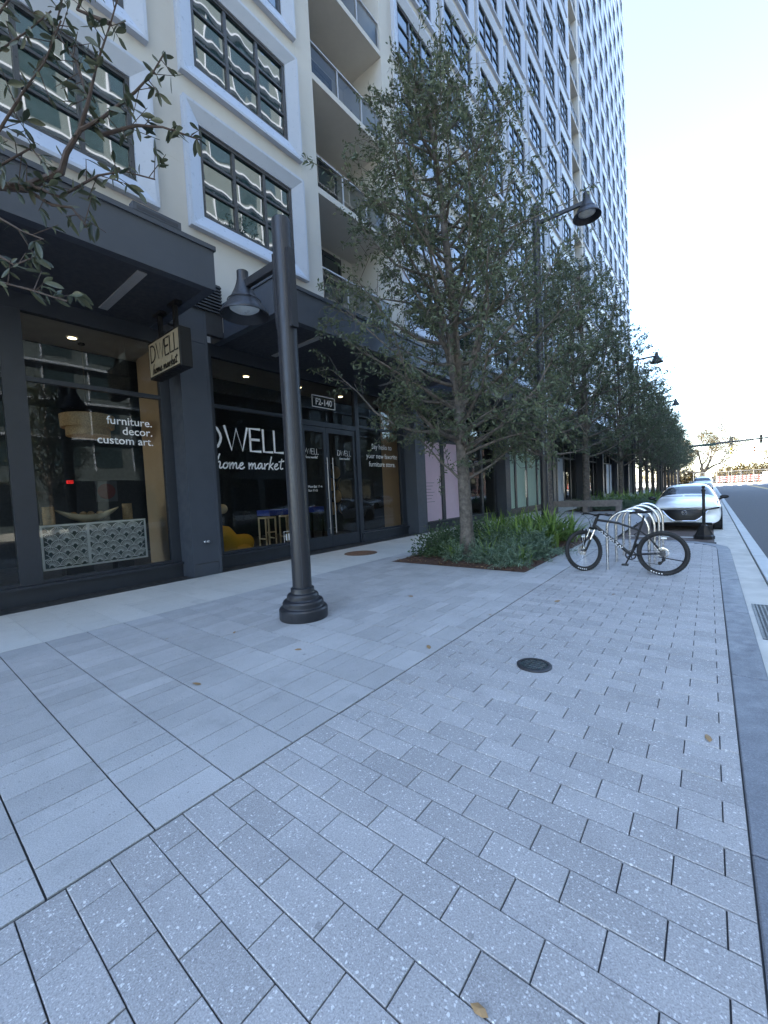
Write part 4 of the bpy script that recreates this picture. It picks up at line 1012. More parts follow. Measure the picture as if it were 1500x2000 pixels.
# fallen leaves on the paving
for k, (x, y) in enumerate(((-.55, 1.02), (-.02, 3.0), (-3.45, 1.62), (-4.9, 2.0), (-3.3, 2.6), (-2.2, 3.35), (-2.9, 4.1), (-4.4, 2.55), (-1.6, 5.6), (-2.12, 4.62), (-1.05, 6.3), (-3.5, 4.9))):
    g = MB(); L = .03 + .012 * (k % 3); an = k * 1.7; c_, s_ = math.cos(an), math.sin(an)
    pts = [(-L, 0, .004), (-.3 * L, .42 * L, .010), (.5 * L, .34 * L, .012), (L, 0, .006), (.5 * L, -.34 * L, .005), (-.3 * L, -.42 * L, .004), (0, 0, .012)]
    g.add([(x + p[0] * c_ - p[1] * s_, y + p[0] * s_ + p[1] * c_, p[2]) for p in pts], [(0, 1, 6), (1, 2, 6), (2, 3, 6), (3, 4, 6), (4, 5, 6), (5, 0, 6)])
    o = g.build('fallen_leaf', M['dryleaf'], loc=(x, y, .003))
    tag(o, 'brown fallen leaf on the near speckled pavers at the bottom' if k == 0 else 'pale fallen leaf near the dark kerb on the speckled pavers' if k == 1 else 'small dry leaf lying on the grey paving', 'leaf', None if k < 2 else 'small dry leaves on the paving')
# in-ground light, rusty cover, drain grate
t = thing('ground_light', 'round glass light set flush in the speckled pavers', 'ground light', (-1.2, 3.47, 0))
g = MB(); g.lathe([(.145, .0), (.145, .010), (.135, .014), (.112, .014), (.112, .006)], 40, c=(-1.2, 3.47, 0), cap1=False); g.build('rim', M['iron'], t, smooth=True)
g = MB(); g.lathe([(.111, .007), (.001, .0085)], 32, c=(-1.2, 3.47, 0), cap0=False, cap1=False); g.build('lens', M['teal'], t)
g = MB()
for q in range(-2, 3): w = (.1 ** 2 - (q * .04) ** 2) ** .5; g.box(-1.2 - w, -1.2 + w, 3.47 + q * .04 - .004, 3.47 + q * .04 + .004, .009, .012)
for q in range(-2, 3): w = (.1 ** 2 - (q * .04) ** 2) ** .5; g.box(-1.2 + q * .04 - .004, -1.2 + q * .04 + .004, 3.47 - w, 3.47 + w, .0122, .0128)
g.build('grid', M['handlesteel'], t)
t = thing('manhole_cover', 'rusty brown round cover in the pale tile strip before the door', 'manhole cover', (-7.28, 8.0, 0))
g = MB(); g.lathe([(.44, .0), (.44, .006), (.001, .007)], 48, c=(-7.28, 8.0, 0), cap1=False); g.build('plate', M['rust'], t)
g = MB(); g.torus((-7.28, 8.0, .006), .43, .008, 48, 6, axis='z', squash=.5)
for q in range(6): g.torus((-7.28, 8, .0065), .06 + q * .06, .006, 40, 5, axis='z', squash=.5)
g.build('rib', M['rust'], t, smooth=True)
t = thing('drain_grate', 'black slotted drain grate in the concrete gutter at the right edge', 'drain grate', (.53, 6.1, -.075))
g = MB(); 
for bx in ((.40, .425, 5.4, 6.85), (.645, .67, 5.4, 6.85), (.425, .645, 5.4, 5.43), (.425, .645, 6.82, 6.85)): g.box(bx[0], bx[1], bx[2], bx[3], -.085, -.068)
g.build('frame', M['iron'], t)
g = MB()
for q in range(6): x = .44 + q * .036; g.box(x, x + .014, 5.43, 6.82, -.085, -.069)
for q in range(34): y = 5.45 + q * .0405; g.box(.426, .644, y, y + .012, -.086, -.0695)
g.build('bars', M['iron'], t)
g = MB(); g.quad((.425, 5.43, -.0735), (.645, 5.43, -.0735), (.645, 6.82, -.0735), (.425, 6.82, -.0735)); g.build('pit_shade', M['soffit'], t)  # flat dark sheet above the concrete, shade of the drain hole put into its colour
# ------------------------------------------------------------------ bench, racks, delineator
t = thing('long_bench', 'long weathered wooden bench in front of the second planting bed', 'bench', (-5.2, 23.7, 0))
g = MB()
for q in range(3): g.box(-6.95, -3.48, 23.45 + q * .19, 23.62 + q * .19, .54, .65, bev=.006)
g.box(-6.95, -3.48, 23.43, 23.449, .34, .652); g.build('seat', M['wood'], t)
for x in (-6.8, -5.2, -3.66): g = MB(); g.box(x - .07, x + .16, 23.47, 23.95, .0, .535); g.build('leg', M['wood'], t)
hoops = None
for k, y in enumerate((8.13, 9.02, 9.9, 10.75)):
    lab = ('nearest stainless steel hoop of the bike rack, touching the bicycle', 'second stainless rack hoop behind the bicycle', 'third stainless rack hoop counting from the bicycle', 'farthest stainless rack hoop, nearest the white car')[k]
    if hoops is None:
        t = thing('bike_rack_hoop', lab, 'bike rack', (-1.12, y, 0), 0, 'steel hoops of the bike rack')
        g = MB(); r_ = .315
        g.tube([(-r_, 0, .0), (-r_, 0, .70)] + [(-r_ * math.cos(math.pi * q / 18), 0, .70 + .345 * math.sin(math.pi * q / 18)) for q in range(1, 18)] + [(r_, 0, .70), (r_, 0, 0)], .0245, 14)
        g.build('hoop', M['steel'], t, smooth=True, world=False)
        g = MB()
        for s_ in (-1, 1): g.lathe([(.034, 0), (.034, .006), (.026, .008)], 16, c=(s_ * r_, 0, 0), cap1=False)
        g.build('foot_collar', M['steel'], t, smooth=True, world=False); hoops = t
    else: dup(hoops, (-1.12, y, 0), 0, lab)
t = thing('delineator_post', 'black rubber post with weighted base in front of the white car', 'delineator', (-.12, 13.6, -.05))
g = MB(); g.lathe([(.225, -.05), (.225, .03), (.19, .06), (.085, .30), (.06, .32)], 8, c=(-.12, 13.6, 0)); g.build('base', M['black'], t)
g = MB(); g.lathe([(.038, .31), (.036, .62), (.042, .63), (.042, .66), (.034, .67), (.034, 1.2), (.045, 1.21), (.045, 1.25), (.022, 1.27), (.022, 1.285), (.038, 1.30), (.04, 1.32), (.034, 1.345), (.01, 1.355)], 14, c=(-.12, 13.6, 0)); g.build('post', M['black'], t, smooth=True)
# ------------------------------------------------------------------ bicycle (front towards -X)
t = thing('bicycle', 'black mountain bike with white frame lettering leaning at the steel hoops', 'bicycle', (-1.15, 7.93, 0))
bx = lambda *p: tuple(p)
RH = Vector((-.602, 7.93, .362)); BBc = Vector((-1.045, 7.93, .315)); HT0 = Vector((-1.605, 7.93, .80)); HT1 = Vector((-1.555, 7.93, .925)); ST = Vector((-.905, 7.93, .78))
FHb = Vector((-1.775, 7.90, .358))
def wheel(hub, yaw, lean, disc):
    w = thing('x', '', ''); 
    del w['label']; del w['category']
    w.name = 'wheel'; w.parent = t; w.location = hub - t.location
    w.rotation_euler = (lean, 0, yaw)
    g = MB(); g.torus((0, 0, 0), .333, .029, 56, 12, squash=.95)
    for q in range(112): a = 2 * math.pi * q / 112; g.box(.3595 * math.cos(a) - .006, .3595 * math.cos(a) + .006, -.022 if q % 2 else .004, -.004 if q % 2 else .022, .3595 * math.sin(a) - .006, .3595 * math.sin(a) + .006)
    g.build('tyre', M['rubber'], w, smooth=True, world=False)
    g = MB(); g.torus((0, 0, 0), .302, .013, 56, 8, squash=1.0); g.build('rim', M['black'], w, smooth=True, world=False)
    g = MB()
    for q in range(32):
        a = 2 * math.pi * q / 32; b_ = a + (.5 if q % 4 < 2 else -.5); s_ = .03 if q % 2 else -.03
        g.tube([(.022 * math.cos(b_), s_, .022 * math.sin(b_)), (.297 * math.cos(a), 0, .297 * math.sin(a))], .0012, 4, caps=False)
    g.build('spokes', M['steel'], w, world=False)
    g = MB(); g.lathe([(.008, -.06), (.012, -.05), (.026, -.035), (.018, -.03), (.018, .03), (.026, .035), (.012, .05), (.008, .06)], 16, axis='y'); g.build('hub', M['black'], w, smooth=True, world=False)
    g = MB(); g.torus((0, disc, 0), .075, .012, 32, 5, squash=.12)
    for q in range(6): a = q * math.pi / 3; g.box(min(0, .07 * math.cos(a)) - .003, max(0, .07 * math.cos(a)) + .003, disc - .001, disc + .001, min(0, .07 * math.sin(a)) - .003, max(0, .07 * math.sin(a)) + .003)
    g.build('brake_disc', M['steel'], w, smooth=True, world=False)
    g = MB()
    for q in range(5): a = R(-118 + q * 6.5); g.box(.333 * math.cos(a) - .010, .333 * math.cos(a) + .006, -.0285, -.0268, .333 * math.sin(a) - .008, .333 * math.sin(a) + .008)
    g.build('tyre_marking', M['white'], w, world=False)
    g = MB(); a = R(80); g.box(-.02, .06, -.012, -.008, .235, .262); g.build('reflector', M['lens'], w, world=False)
    return w
wheel(RH, 0, 0, .04)
YAW = R(48); AXs = (HT1 - HT0).normalized()
wheel(FHb, YAW, R(-8), .035)
g = MB()
g.tube([HT1 + Vector((.004, 0, -.02)), HT1 * .5 + ST * .5 + Vector((0, 0, .0)), ST + Vector((0, 0, -.05))], [.022, .019, .017], 12)
g.tube([HT0 + Vector((.01, 0, .01)), HT0 * .5 + BBc * .5 + Vector((0, 0, .008)), BBc], [.029, .031, .027], 12)
g.tube([BBc, ST + Vector((.02, 0, .05))], [.018, .0165], 12); g.tube([HT0 - AXs * .02, HT1 + AXs * .01], .027, 14)
for s_ in (-1, 1):
    o_ = Vector((0, s_ * .05, 0)); g.tube([BBc + Vector((.03, s_ * .03, 0)), BBc * .6 + RH * .4 + o_, RH + o_ * 1.1], [.012, .011, .010], 8); g.tube([ST + Vector((0, s_ * .012, -.06)), ST * .6 + RH * .4 + o_ * .9, RH + o_ * 1.1], [.010, .009, .009], 8)
g.lathe([(.024, -.04), (.024, .04)], 16, c=tuple(BBc), axis='y')
fr = g.build('frame', M['black'], t, smooth=True)
g = MB(); dt = (BBc - HT0); L_ = dt.length; dt.normalize(); up = Vector((-dt.z, 0, dt.x)) * -1
up = Vector((dt.z, 0, -dt.x)); up = up if up.z > 0 else -up
FB = lambda u, v, d: tuple(HT0 + dt * u + up * v + Vector((0, -.0305 - d, .006)))
for q in range(6):
    u = .14 + q * .075; sh = (((0, -.02), (.03, .022), (.05, -.015)), ((0, .02), (.045, .018), (.01, -.02), (.05, -.02)), ((0, -.02), (0.01, .02), (.05, -.018), (.055, .02)))[q % 3]
    g.stroke([(u + p[0], p[1]) for p in sh], .011, FB)
g.build('frame_lettering', M['white'], fr)
g = MB(); cy_, sy_ = math.cos(YAW), math.sin(YAW); side = Vector((-sy_, cy_, 0)); fw_ = Vector((-cy_, -sy_, 0))
crown = HT0 - AXs * .05
for s_ in (-1, 1):
    a = crown + side * (.062 * s_); b_ = FHb + side * (.062 * s_) + Vector((0, 0, .015)); m_ = a * .5 + b_ * .5
    g.tube([a + (a - b_).normalized() * .02, m_], .0155, 10, 1); g.tube([m_, b_], .0205, 10, 0)
g.tube([crown - side * .08, crown + side * .08], .024, 10); c_ = FHb + fw_ * -.02 + Vector((0, 0, .38))
g.tube([FHb + side * -.062 + Vector((0, 0, .17)), FHb + side * -.05 + Vector((.02, 0, .385)) , FHb + side * .05 + Vector((.02, 0, .385)), FHb + side * .062 + Vector((0, 0, .17))], .012, 8)
g.build('fork', [M['black'], M['steel']], t, smooth=True)
g = MB(); stem = HT1 + AXs * .06; cl = stem + fw_ * .07 + Vector((0, 0, .012)); g.tube([HT1, stem + AXs * .02], .02, 10); g.tube([stem, cl], .019, 10)
hb = [cl + side * u + fw_ * -.045 * (abs(u) / .36) ** 2 + Vector((0, 0, .018 * min(1, abs(u) / .12))) for u in (-.36, -.25, -.12, -.04, .04, .12, .25, .36)]
g.tube(hb, .0125, 10); hbo = g.build('handlebar', M['black'], t, smooth=True)
for s_ in (0, -1):
    g = MB(); a, b_ = hb[s_], hb[1 if s_ == 0 else -2]; g.tube([a, a * .1 + b_ * .9], .0175, 12); g.build('grip', M['rubber'], hbo, smooth=True)
    g = MB(); q = a * .15 + b_ * .85; g.tube([q, q + fw_ * .03 + Vector((0, 0, -.01)), q + fw_ * .045 + (a - b_).normalized() * .10 + Vector((0, 0, -.02))], .006, 6); g.box(q.x - .02, q.x + .02, q.y - .02, q.y + .02, q.z - .012, q.z + .025); g.build('brake_lever', M['black'], hbo)
g = MB()
for e_, off in ((0, -.02), (-1, .02)):
    a = hb[1 if e_ == 0 else -2]; g.tube([a, a + fw_ * .12 + Vector((0, 0, .03)), cl + fw_ * .12 + Vector((0, 0, -.06)), crown + Vector((-.03, off, .04)), FHb * .5 + crown * .5 + side * off], .0028, 5, caps=False)
g.tube([cl + Vector((0, .02, 0)), HT1 + Vector((-.08, -.03, -.02)), HT0 + Vector((.03, -.035, -.02)), BBc + Vector((0, -.03, .04))], .0028, 5, caps=False); g.build('brake_cable', M['black'], t)
g = MB(); sp0 = ST + Vector((.02, 0, .04)); sp1 = ST + Vector((.055, 0, .20)); g.tube([sp0, sp1], .0145, 10); g.build('seat_post', M['black'], t, smooth=True)
g = MB()
for u, w, z in ((-.19, .012, -.008), (-.15, .024, .0), (-.06, .032, .004), (.02, .06, .006), (.08, .076, .012), (.115, .062, .018), (.125, .03, .016)):
    c_ = sp1 + Vector((u - .01, 0, .055 + z))
    for q in range(10): an = 2 * math.pi * q / 10; g.v.append((c_.x, c_.y + w * math.cos(an), c_.z + (.016 if math.sin(an) > 0 else .026) * math.sin(an)))
for i in range(6):
    for q in range(10): g.f.append((i * 10 + q, i * 10 + (q + 1) % 10, (i + 1) * 10 + (q + 1) % 10, (i + 1) * 10 + q)); g.m.append(0)
g.f += [tuple(range(9, -1, -1)), tuple(range(60, 70))]; g.m += [0, 0]
g.build('saddle', M['black'], t, smooth=True, angle=60)
g = MB(); g.lathe([(.062, -.052), (.080, -.052), (.083, -.05), (.080, -.047), (.062, -.047), (.062, -.052)], 36, c=tuple(BBc), axis='y', cap0=False, cap1=False)
for q in range(5): a = q * 1.2566; g.tube([BBc + Vector((0, -.05, 0)), BBc + Vector((.08 * math.cos(a), -.05, .08 * math.sin(a)))], .008, 6)
pr_ = BBc + Vector((-.075, -.065, -.155)); g.tube([BBc + Vector((0, -.062, 0)), pr_], [.014, .011], 8); pl_ = BBc + Vector((.075, .065, .155)); g.tube([BBc + Vector((0, .062, 0)), pl_], [.014, .011], 8)
cr = g.build('crankset', M['black'], t, smooth=True)
for p_, s_ in ((pr_, -1), (pl_, 1)): g = MB(); g.box(p_.x - .05, p_.x + .05, p_.y + min(0, s_ * .1), p_.y + max(0, s_ * .1), p_.z - .012, p_.z + .012, bev=.005); g.build('pedal', M['black'], cr)
g = MB()
for q in range(7): g.lathe([(.022, -.062 + q * .005), (.046 - q * .004, -.062 + q * .005), (.046 - q * .004, -.060 + q * .005), (.022, -.060 + q * .005)][::1], 28, c=(RH.x, RH.y + (0), RH.z), axis='y')
g.build('cassette', M['iron'], t, smooth=True)
g = MB(); g.tube([RH + Vector((.01, -.055, -.04)), RH + Vector((.02, -.065, -.10)), RH + Vector((-.035, -.062, -.155))], .012, 6)
for o_ in (Vector((.015, -.06, -.095)), Vector((-.035, -.06, -.155))): g.lathe([(.028, -.004), (.028, .004)], 14, c=tuple(RH + o_), axis='y')
g.build('derailleur', M['black'], t)
g = MB(); c0 = BBc + Vector((0, -.05, 0))
g.tube([c0 + Vector((0.01, 0, .093)), RH + Vector((0, -.05, .045))], .004, 5); g.tube([c0 + Vector((.01, 0, -.093)), RH + Vector((-.035, -.055, -.183)), RH + Vector((-.005, -.055, -.15)), RH + Vector((.04, -.055, -.09))], .004, 5); g.build('chain', M['iron'], t)
g = MB(); k0 = RH + Vector((-.05, -.075, -.05)); g.tube([k0, k0 + Vector((.30, -.02, -.045)), k0 + Vector((.33, -.02, -.05))], [.009, .008, .013], 8); g.build('kickstand', M['black'], t)
# a lock cable coiled on the seat post
g = MB(); g.tube([(ST.x - .06 + .03 * math.sin(q * .9), ST.y + .035 * math.cos(q * .9), ST.z + .08 - q * .017) for q in range(28)], .006, 6); g.build('cable_lock', M['rubber'], t, smooth=True)
# ------------------------------------------------------------------ cars
def loft_car(t, ST_, split):
    """ST_: stations (y, sweep, ring of (x,z)); body one lofted skin"""
    g = MB(); n = len(ST_[0][2])
    def ring(st):
        y, k, P = st; L = [(x, y + k * (x / .9) ** 2, z) for x, z in P]; return L + [(-a, b_, c_) for a, b_, c_ in L[-2:0:-1]]
    rings = [ring(s_) for s_ in ST_]; m = len(rings[0])
    for r_ in rings: g.v += r_
    h = m // 2
    for i in range(len(rings) - 1):
        for j in range(m):
            j2 = (j + 1) % m
            g.f.append((i * m + j, i * m + j2, (i + 1) * m + j2, (i + 1) * m + j)); g.m.append(split(i, j if j < h else m - 1 - j, m))
    for i in (0, len(rings) - 1):
        for j in range(h):
            q = [j, j + 1, (m - j - 1) % m, (m - j) % m]; q = [v for k, v in enumerate(q) if v not in q[:k]]
            q = [i * m + v for v in q]; g.f.append(tuple(q if i else q[::-1])); g.m.append(0)
    return g
def wheel_set(t, pts, r_, wx, rimmat):
    for (x, y) in pts:
        w = bpy.data.objects.new('wheel', None); COL.objects.link(w); w.parent = t; w.location = (x, y, r_); s_ = 1 if x > 0 else -1
        g = MB(); g.lathe([(r_ * .66, -wx), (r_ * .95, -wx), (r_, -wx * .7), (r_, wx * .7), (r_ * .95, wx), (r_ * .66, wx)], 32, axis='x'); g.build('tyre', M['rubber'], w, smooth=True, world=False)
        g = MB(); g.lathe([(r_ * .66, s_ * wx * .8), (r_ * .6, s_ * wx * .5), (.02, s_ * wx * .6)], 32, axis='x', cap0=False, cap1=False)
        for q in range(5): a = q * 1.2566; g.tube([(s_ * wx * .75, 0, 0), (s_ * wx * .85, r_ * .62 * math.cos(a), r_ * .62 * math.sin(a))], .03, 6)
        g.build('rim', rimmat, w, world=False)
def mirrors(t, x, y, z, mat):
    for s_ in (-1, 1):
        g = MB(); g.sphere((s_ * (x + .08), y, z), .1, 8, sx=1.15, sy=.6, sz=.62); g.tube([(s_ * (x - .05), y + .02, z - .08), (s_ * (x + .04), y, z - .03)], .03, 8); g.build('mirror', mat, t, smooth=True, world=False)
def sedan(loc, rz, label, grp, emblem=True, plate=False):
    t = thing('parked_car', label, 'car', loc, rz, grp)
    def P(zb, wb, w1, z1, w2, z2, w3, z3, w4, z4, w5, z5, zc): return [(0, zb), (wb, zb), (w1, z1), (w2, z2), (w3, z3), (w4, z4), (w5, z5), (0, zc)]
    ST_ = [(.05, .42, P(.2, .45, .78, .24, .84, .40, .845, .56, .78, .665, .42, .715, .725)),
           (.0 + .16, .40, P(.19, .5, .83, .23, .88, .42, .885, .6, .80, .735, .42, .775, .785)),
           (.5, .22, P(.19, .5, .86, .24, .895, .45, .89, .68, .80, .815, .42, .865, .875)),
           (.95, .06, P(.19, .5, .87, .25, .90, .5, .895, .74, .80, .87, .42, .93, .945)),
           (1.45, .0, P(.19, .5, .87, .25, .90, .52, .89, .80, .78, .93, .45, .985, 1.0)),
           (1.68, -.0, P(.19, .5, .87, .25, .90, .52, .885, .83, .76, .96, .48, 1.04, 1.06)),
           (2.45, .0, P(.19, .5, .87, .25, .90, .52, .88, .87, .60, 1.34, .42, 1.39, 1.405)),
           (2.95, .0, P(.19, .5, .87, .25, .90, .53, .88, .89, .60, 1.385, .42, 1.43, 1.44)),
           (3.6, .0, P(.2, .5, .87, .26, .90, .54, .875, .92, .57, 1.33, .40, 1.38, 1.39)),
           (4.1, -.05, P(.24, .5, .85, .3, .88, .55, .86, .93, .56, 1.08, .40, 1.12, 1.13)),
           (4.42, -.12, P(.32, .5, .80, .36, .84, .56, .82, .86, .62, .92, .4, .94, .95)),
           (4.46, -.2, P(.4, .45, .74, .42, .78, .55, .76, .8, .6, .83, .4, .84, .845))]
    def split(i, j, m):
        if i == 5 and j >= 5: return 1
        if j == 4 and 5 <= i <= 8: return 1
        if i in (8,) and j >= 5: return 1
        return 0
    g = loft_car(t, ST_, split); b = g.build('body', [M['carwhite'], M['carglass']], t, smooth=True, world=False, angle=80)
    sb = b.modifiers.new('s', 'SUBSURF'); sb.levels = 2; sb.render_levels = 2
    yf = lambda x, z: .05 + .42 * (x / .9) ** 2 + (.10 * max(0, (z - .5) / .22) ** 2 if z > .5 else 0) + (.05 * max(0, (.4 - z) / .2) ** 2) - .012
    def patch(poly, name, mat, nx=16, nz=5, off=0.0, parent=None):
        """poly: list of (x, zlo, zhi)"""
        q = MB()
        for i, (x, a, b_) in enumerate(poly):
            for k in range(nz + 1): z = a + (b_ - a) * k / nz; q.v.append((x, yf(x, z) - off, z))
        for i in range(len(poly) - 1):
            for k in range(nz): a = i * (nz + 1) + k; q.f.append((a, a + nz + 1, a + nz + 2, a + 1)); q.m.append(0)
        return q.build(name, mat, t if parent is None else parent, smooth=True, world=False)
    xs = [i / 12 for i in range(-12, 13)]
    low = lambda u: .335 + .30 * max(0, (abs(u) - .42) / .58) ** 1.5
    gr = patch([(u * .56, low(u), .668) for u in xs], 'grille', M['black'], nz=6)
    q = MB(); q.tube([(u * .56, yf(u * .56, low(u)) - .012, low(u) - .012) for u in xs], .014, 6); q.build('grille_trim', M['chrome'], gr, smooth=True, world=False)
    for s_ in (-1, 1):
        patch([(s_ * (.50 + .34 * u), .628 + .045 * u, .668 + .058 * u * (1.3 - .3 * u)) for u in [k / 8 for k in range(9)]], 'headlight', M['carglass'], nz=3, off=.004 + .01)
    patch([(u * .66, .175, .255 + .03 * (1 - u * u)) for u in xs], 'lower_intake', M['black'], nz=3, off=.012)
    q = MB()
    if emblem:
        yy = yf(0, .6) - .012; q.torus((0, yy, .575), .064, .008, 28, 6); q.tube([(-.06, yy - .004, .59), (-.03, yy - .004, .588), (0, yy - .006, .55), (.03, yy - .004, .588), (.06, yy - .004, .59)], .008, 6)
        q.build('emblem', M['chrome'], gr, smooth=True, world=False)
    wheel_set(t, ((-.79, .92), (.79, .92), (-.79, 3.64), (.79, 3.64)), .325, .105, M['iron'])
    q = MB()
    for x in (-.915, .915):
        for y in (.92, 3.64): q.lathe([(.375, -.006 * 1), (.375, .006)], 28, c=(x * .985, y, .335), axis='x')
    q.build('wheel_arch', M['black'], t, world=False)
    mirrors(t, .90, 1.72, .98, M['black'])
    q = MB(); q.tube([(-.66, 1.64, 1.03), (-.1, 1.56, 1.045)], .007, 5); q.tube([(-.05, 1.56, 1.045), (.5, 1.60, 1.04)], .007, 5); q.build('wiper', M['black'], t, world=False)
    for s_ in (-1, 1): q = MB(); q.box(s_ * .78 - .13, s_ * .78 + .13, 4.2, 4.30, .70, .78); q.build('tail_light', M['red'], t, world=False)
    return t
CG = 'cars at the kerb'
car1 = sedan((-.60, 15.38, -.055), 0, 'white hatchback with black grille parked in the bay facing the racks', CG)
def suv(loc, label):
    t = thing('parked_car', label, 'car', loc, 0, CG)
    def P(zb, w, zs, wt, zt, zc): return [(0, zb), (.5, zb), (w - .03, zb + .05), (w, .6), (w - .01, zs), (wt, zt), (wt * .7, zc - .02), (0, zc)]
    ST_ = [(.0, .25, P(.28, .86, .82, .74, .92, .98)), (.12, .22, P(.25, .93, .95, .82, 1.02, 1.07)), (.9, .05, P(.25, .97, 1.05, .84, 1.12, 1.17)), (1.35, 0, P(.25, .97, 1.08, .82, 1.16, 1.22)), (2.0, 0, P(.25, .97, 1.12, .70, 1.66, 1.74)), (3.4, 0, P(.25, .97, 1.12, .71, 1.72, 1.80)), (4.5, 0, P(.27, .96, 1.12, .69, 1.68, 1.75)), (4.85, -.06, P(.35, .9, 1.1, .76, 1.16, 1.2))]
    g = loft_car(t, ST_, lambda i, j, m: 1 if (i == 3 and j >= 5) or (j == 4 and 3 <= i <= 5) else 0); b = g.build('body', [M['carwhite'], M['carglass']], t, smooth=True, world=False, angle=80); sb = b.modifiers.new('s', 'SUBSURF'); sb.levels = 2; sb.render_levels = 2
    g = MB(); g.box(-.5, .5, -.03, .09, .62, .84); g.build('grille', M['black'], t, world=False)
    for s_ in (-1, 1): g = MB(); g.box(s_ * .7 - .14, s_ * .7 + .14, .08, .22, .74, .86, bev=.02); g.build('headlight', M['lens'], t, world=False)
    wheel_set(t, ((-.85, .95), (.85, .95), (-.85, 3.8), (.85, 3.8)), .38, .12, M['steel']); mirrors(t, .98, 1.55, 1.18, M['carwhite'])
suv((-.62, 58.5, -.055), 'white sport utility car parked far behind the hatchback')
# ------------------------------------------------------------------ far crossing: signals, works barriers, oak, bushes
def signal(parent, x, y, z, body, lit=None, n=3, face=-1):
    g = MB(); h = .36 * n; g.box(x - .2, x + .2, y - .12, y + .12, z - h / 2, z + h / 2, bev=.02); s_ = g.build('signal_head', body, parent)
    for k in range(n):
        zz = z + h / 2 - .18 - .36 * k; g = MB(); g.lathe([(.145, face * .121), (.15, face * .36)], 16, c=(x, y, zz), axis='y', cap0=False, cap1=False); g.build('visor', M['black'], s_)
        g = MB(); g.lathe([(.13, face * .125), (.001, face * .13)], 16, c=(x, y, zz), axis='y', cap0=False, cap1=False); g.build('lens', lit if lit is not None and k == 1 else M['carglass'], s_)
    return s_
t = thing('signal_mast', 'nearer dark traffic signal mast arm over the road with two signal heads', 'traffic signal', (-4.4, 92, 0))
g = MB(); g.tube([(-4.4, 92, 0), (-4.4, 92, 7.6)], [.2, .16], 12); g.build('pole', M['poleblack'], t, smooth=True)
g = MB(); g.tube([(-4.4, 92, 7.25), (2, 92, 7.45), (13, 92, 7.9)], [.2, .15, .1], 10); g.build('arm', M['poleblack'], t, smooth=True)
g = MB(); g.box(-1.3, 1.0, 91.8, 91.84, 7.1, 7.55); g.build('street_sign', M['signgreen'], t)
signal(t, 3.0, 91.7, 7.6, M['black'], n=4); signal(t, 6.75, 91.7, 7.55, M['black'], n=4)
t = thing('signal_mast', 'farther traffic signal mast arm carrying yellow signal heads', 'traffic signal', (16, 113, 0))
g = MB(); g.tube([(16, 113, 0), (16, 113, 7.6)], [.2, .16], 12); g.build('pole', M['poleblack'], t, smooth=True)
g = MB(); g.tube([(16, 113, 7.35), (2.6, 113, 6.85)], [.12, .05], 10); g.build('arm', M['poleblack'], t, smooth=True)
M['amber'] = emat('amber_lamp', (1, .75, .3), 1.2)
signal(t, 3.65, 112.8, 6.95, M['yellow'], M['amber']); signal(t, 7.3, 112.8, 6.95, M['orange'], M['amber'])
def barricade(x, y, w, label, grp):
    t = thing('barricade', label, 'barricade', (x, y, 0), 0, grp)
    for k in range(3):
        z = .45 + k * .5; g = MB(); g.box(x - w / 2, x + w / 2, y - .02, y + .02, z, z + .32)
        nst = int(w / .3)
        for q in range(nst):
            xa = x - w / 2 + w * q / nst; sl = .28
            if q % 2: g.add([(xa, y - .022, z + .01), (xa + w / nst, y - .022, z + .01), (min(xa + w / nst + sl, x + w / 2), y - .022, z + .31), (min(xa + sl, x + w / 2), y - .022, z + .31)], [(0, 1, 2, 3)], 1)
        g.build('rail', [M['railmetal'], M['red']], t)
    for s_ in (-1, 1): g = MB(); g.box(x + s_ * w * .42 - .03, x + s_ * w * .42 + .03, y + .021, y + .08, .02, 1.75); g.box(x + s_ * w * .42 - .03, x + s_ * w * .42 + .03, y - .6, y + .6, .02, .0795 + .01); g.build('upright', M['railmetal'], t)
for k in range(6): barricade(1.9 + k * 1.35, 123 + .5 * (k % 2), 1.3, 'red and white striped works barricade left of the white panel across the junction', 'striped barricades left of the white panel')
for k in range(2): barricade(11.4 + k * 1.5, 123.3, 1.4, 'red and white striped works barricade right of the white panel across the junction', 'striped barricades right of the white panel')
g = MB(); g.box(9.3, 10.5, 122.9, 123.0, .1, 2.3); g.box(9.4, 9.5, 123.001, 123.4, .02, .12); g.box(10.3, 10.4, 123.001, 123.4, .02, .12); o = g.build('white_panel', M['white'], loc=(9.9, 123, .02)); tag(o, 'plain white upright panel between the striped barricades', 'panel')
g = MB(); g.box(13.6, 14.0, 122.3, 122.7, .02, 3.1); o = g.build('gate_post', M['black'], loc=(13.8, 122.5, .02)); tag(o, 'black square post at the right end of the works barricades', 'post')
t = thing('site_container', 'dark grey site container at the right edge of the far works', 'container', (19, 124, .02)); g = MB(); g.box(14.4, 24, 122.6, 126, .05, 2.9); 
for q in range(30): g.box(14.5 + q * .32, 14.6 + q * .32, 122.55, 122.5995, .2, 2.75)
g.build('body', M['charcoal2'], t); g = MB(); g.box(14.4, 24, 122.5, 122.549, 2.76, 2.95); g.build('top_rail', M['charcoal'], t)
t = thing('works_fence', 'tall chain link works fence behind the striped barricades', 'fence', (6, 126, .02))
for q in range(9): g = MB(); g.tube([(-3 + q * 2.2, 126, .02), (-3 + q * 2.2, 126, 2.9)], .03, 6); g.build('post', M['railmetal'], t)
g = MB(); g.tube([(-3, 126, 2.88), (14.6, 126, 2.88)], .025, 6)
for q in range(70): g.tube([(-3 + q * .25, 126, .1), (-2.0 + q * .25, 126, 2.85)], .006, 3, caps=False); g.tube([(-2.0 + q * .25, 126.01, .1), (-3 + q * .25, 126.01, 2.85)], .006, 3, caps=False)
g.build('mesh', M['railmetal'], t)
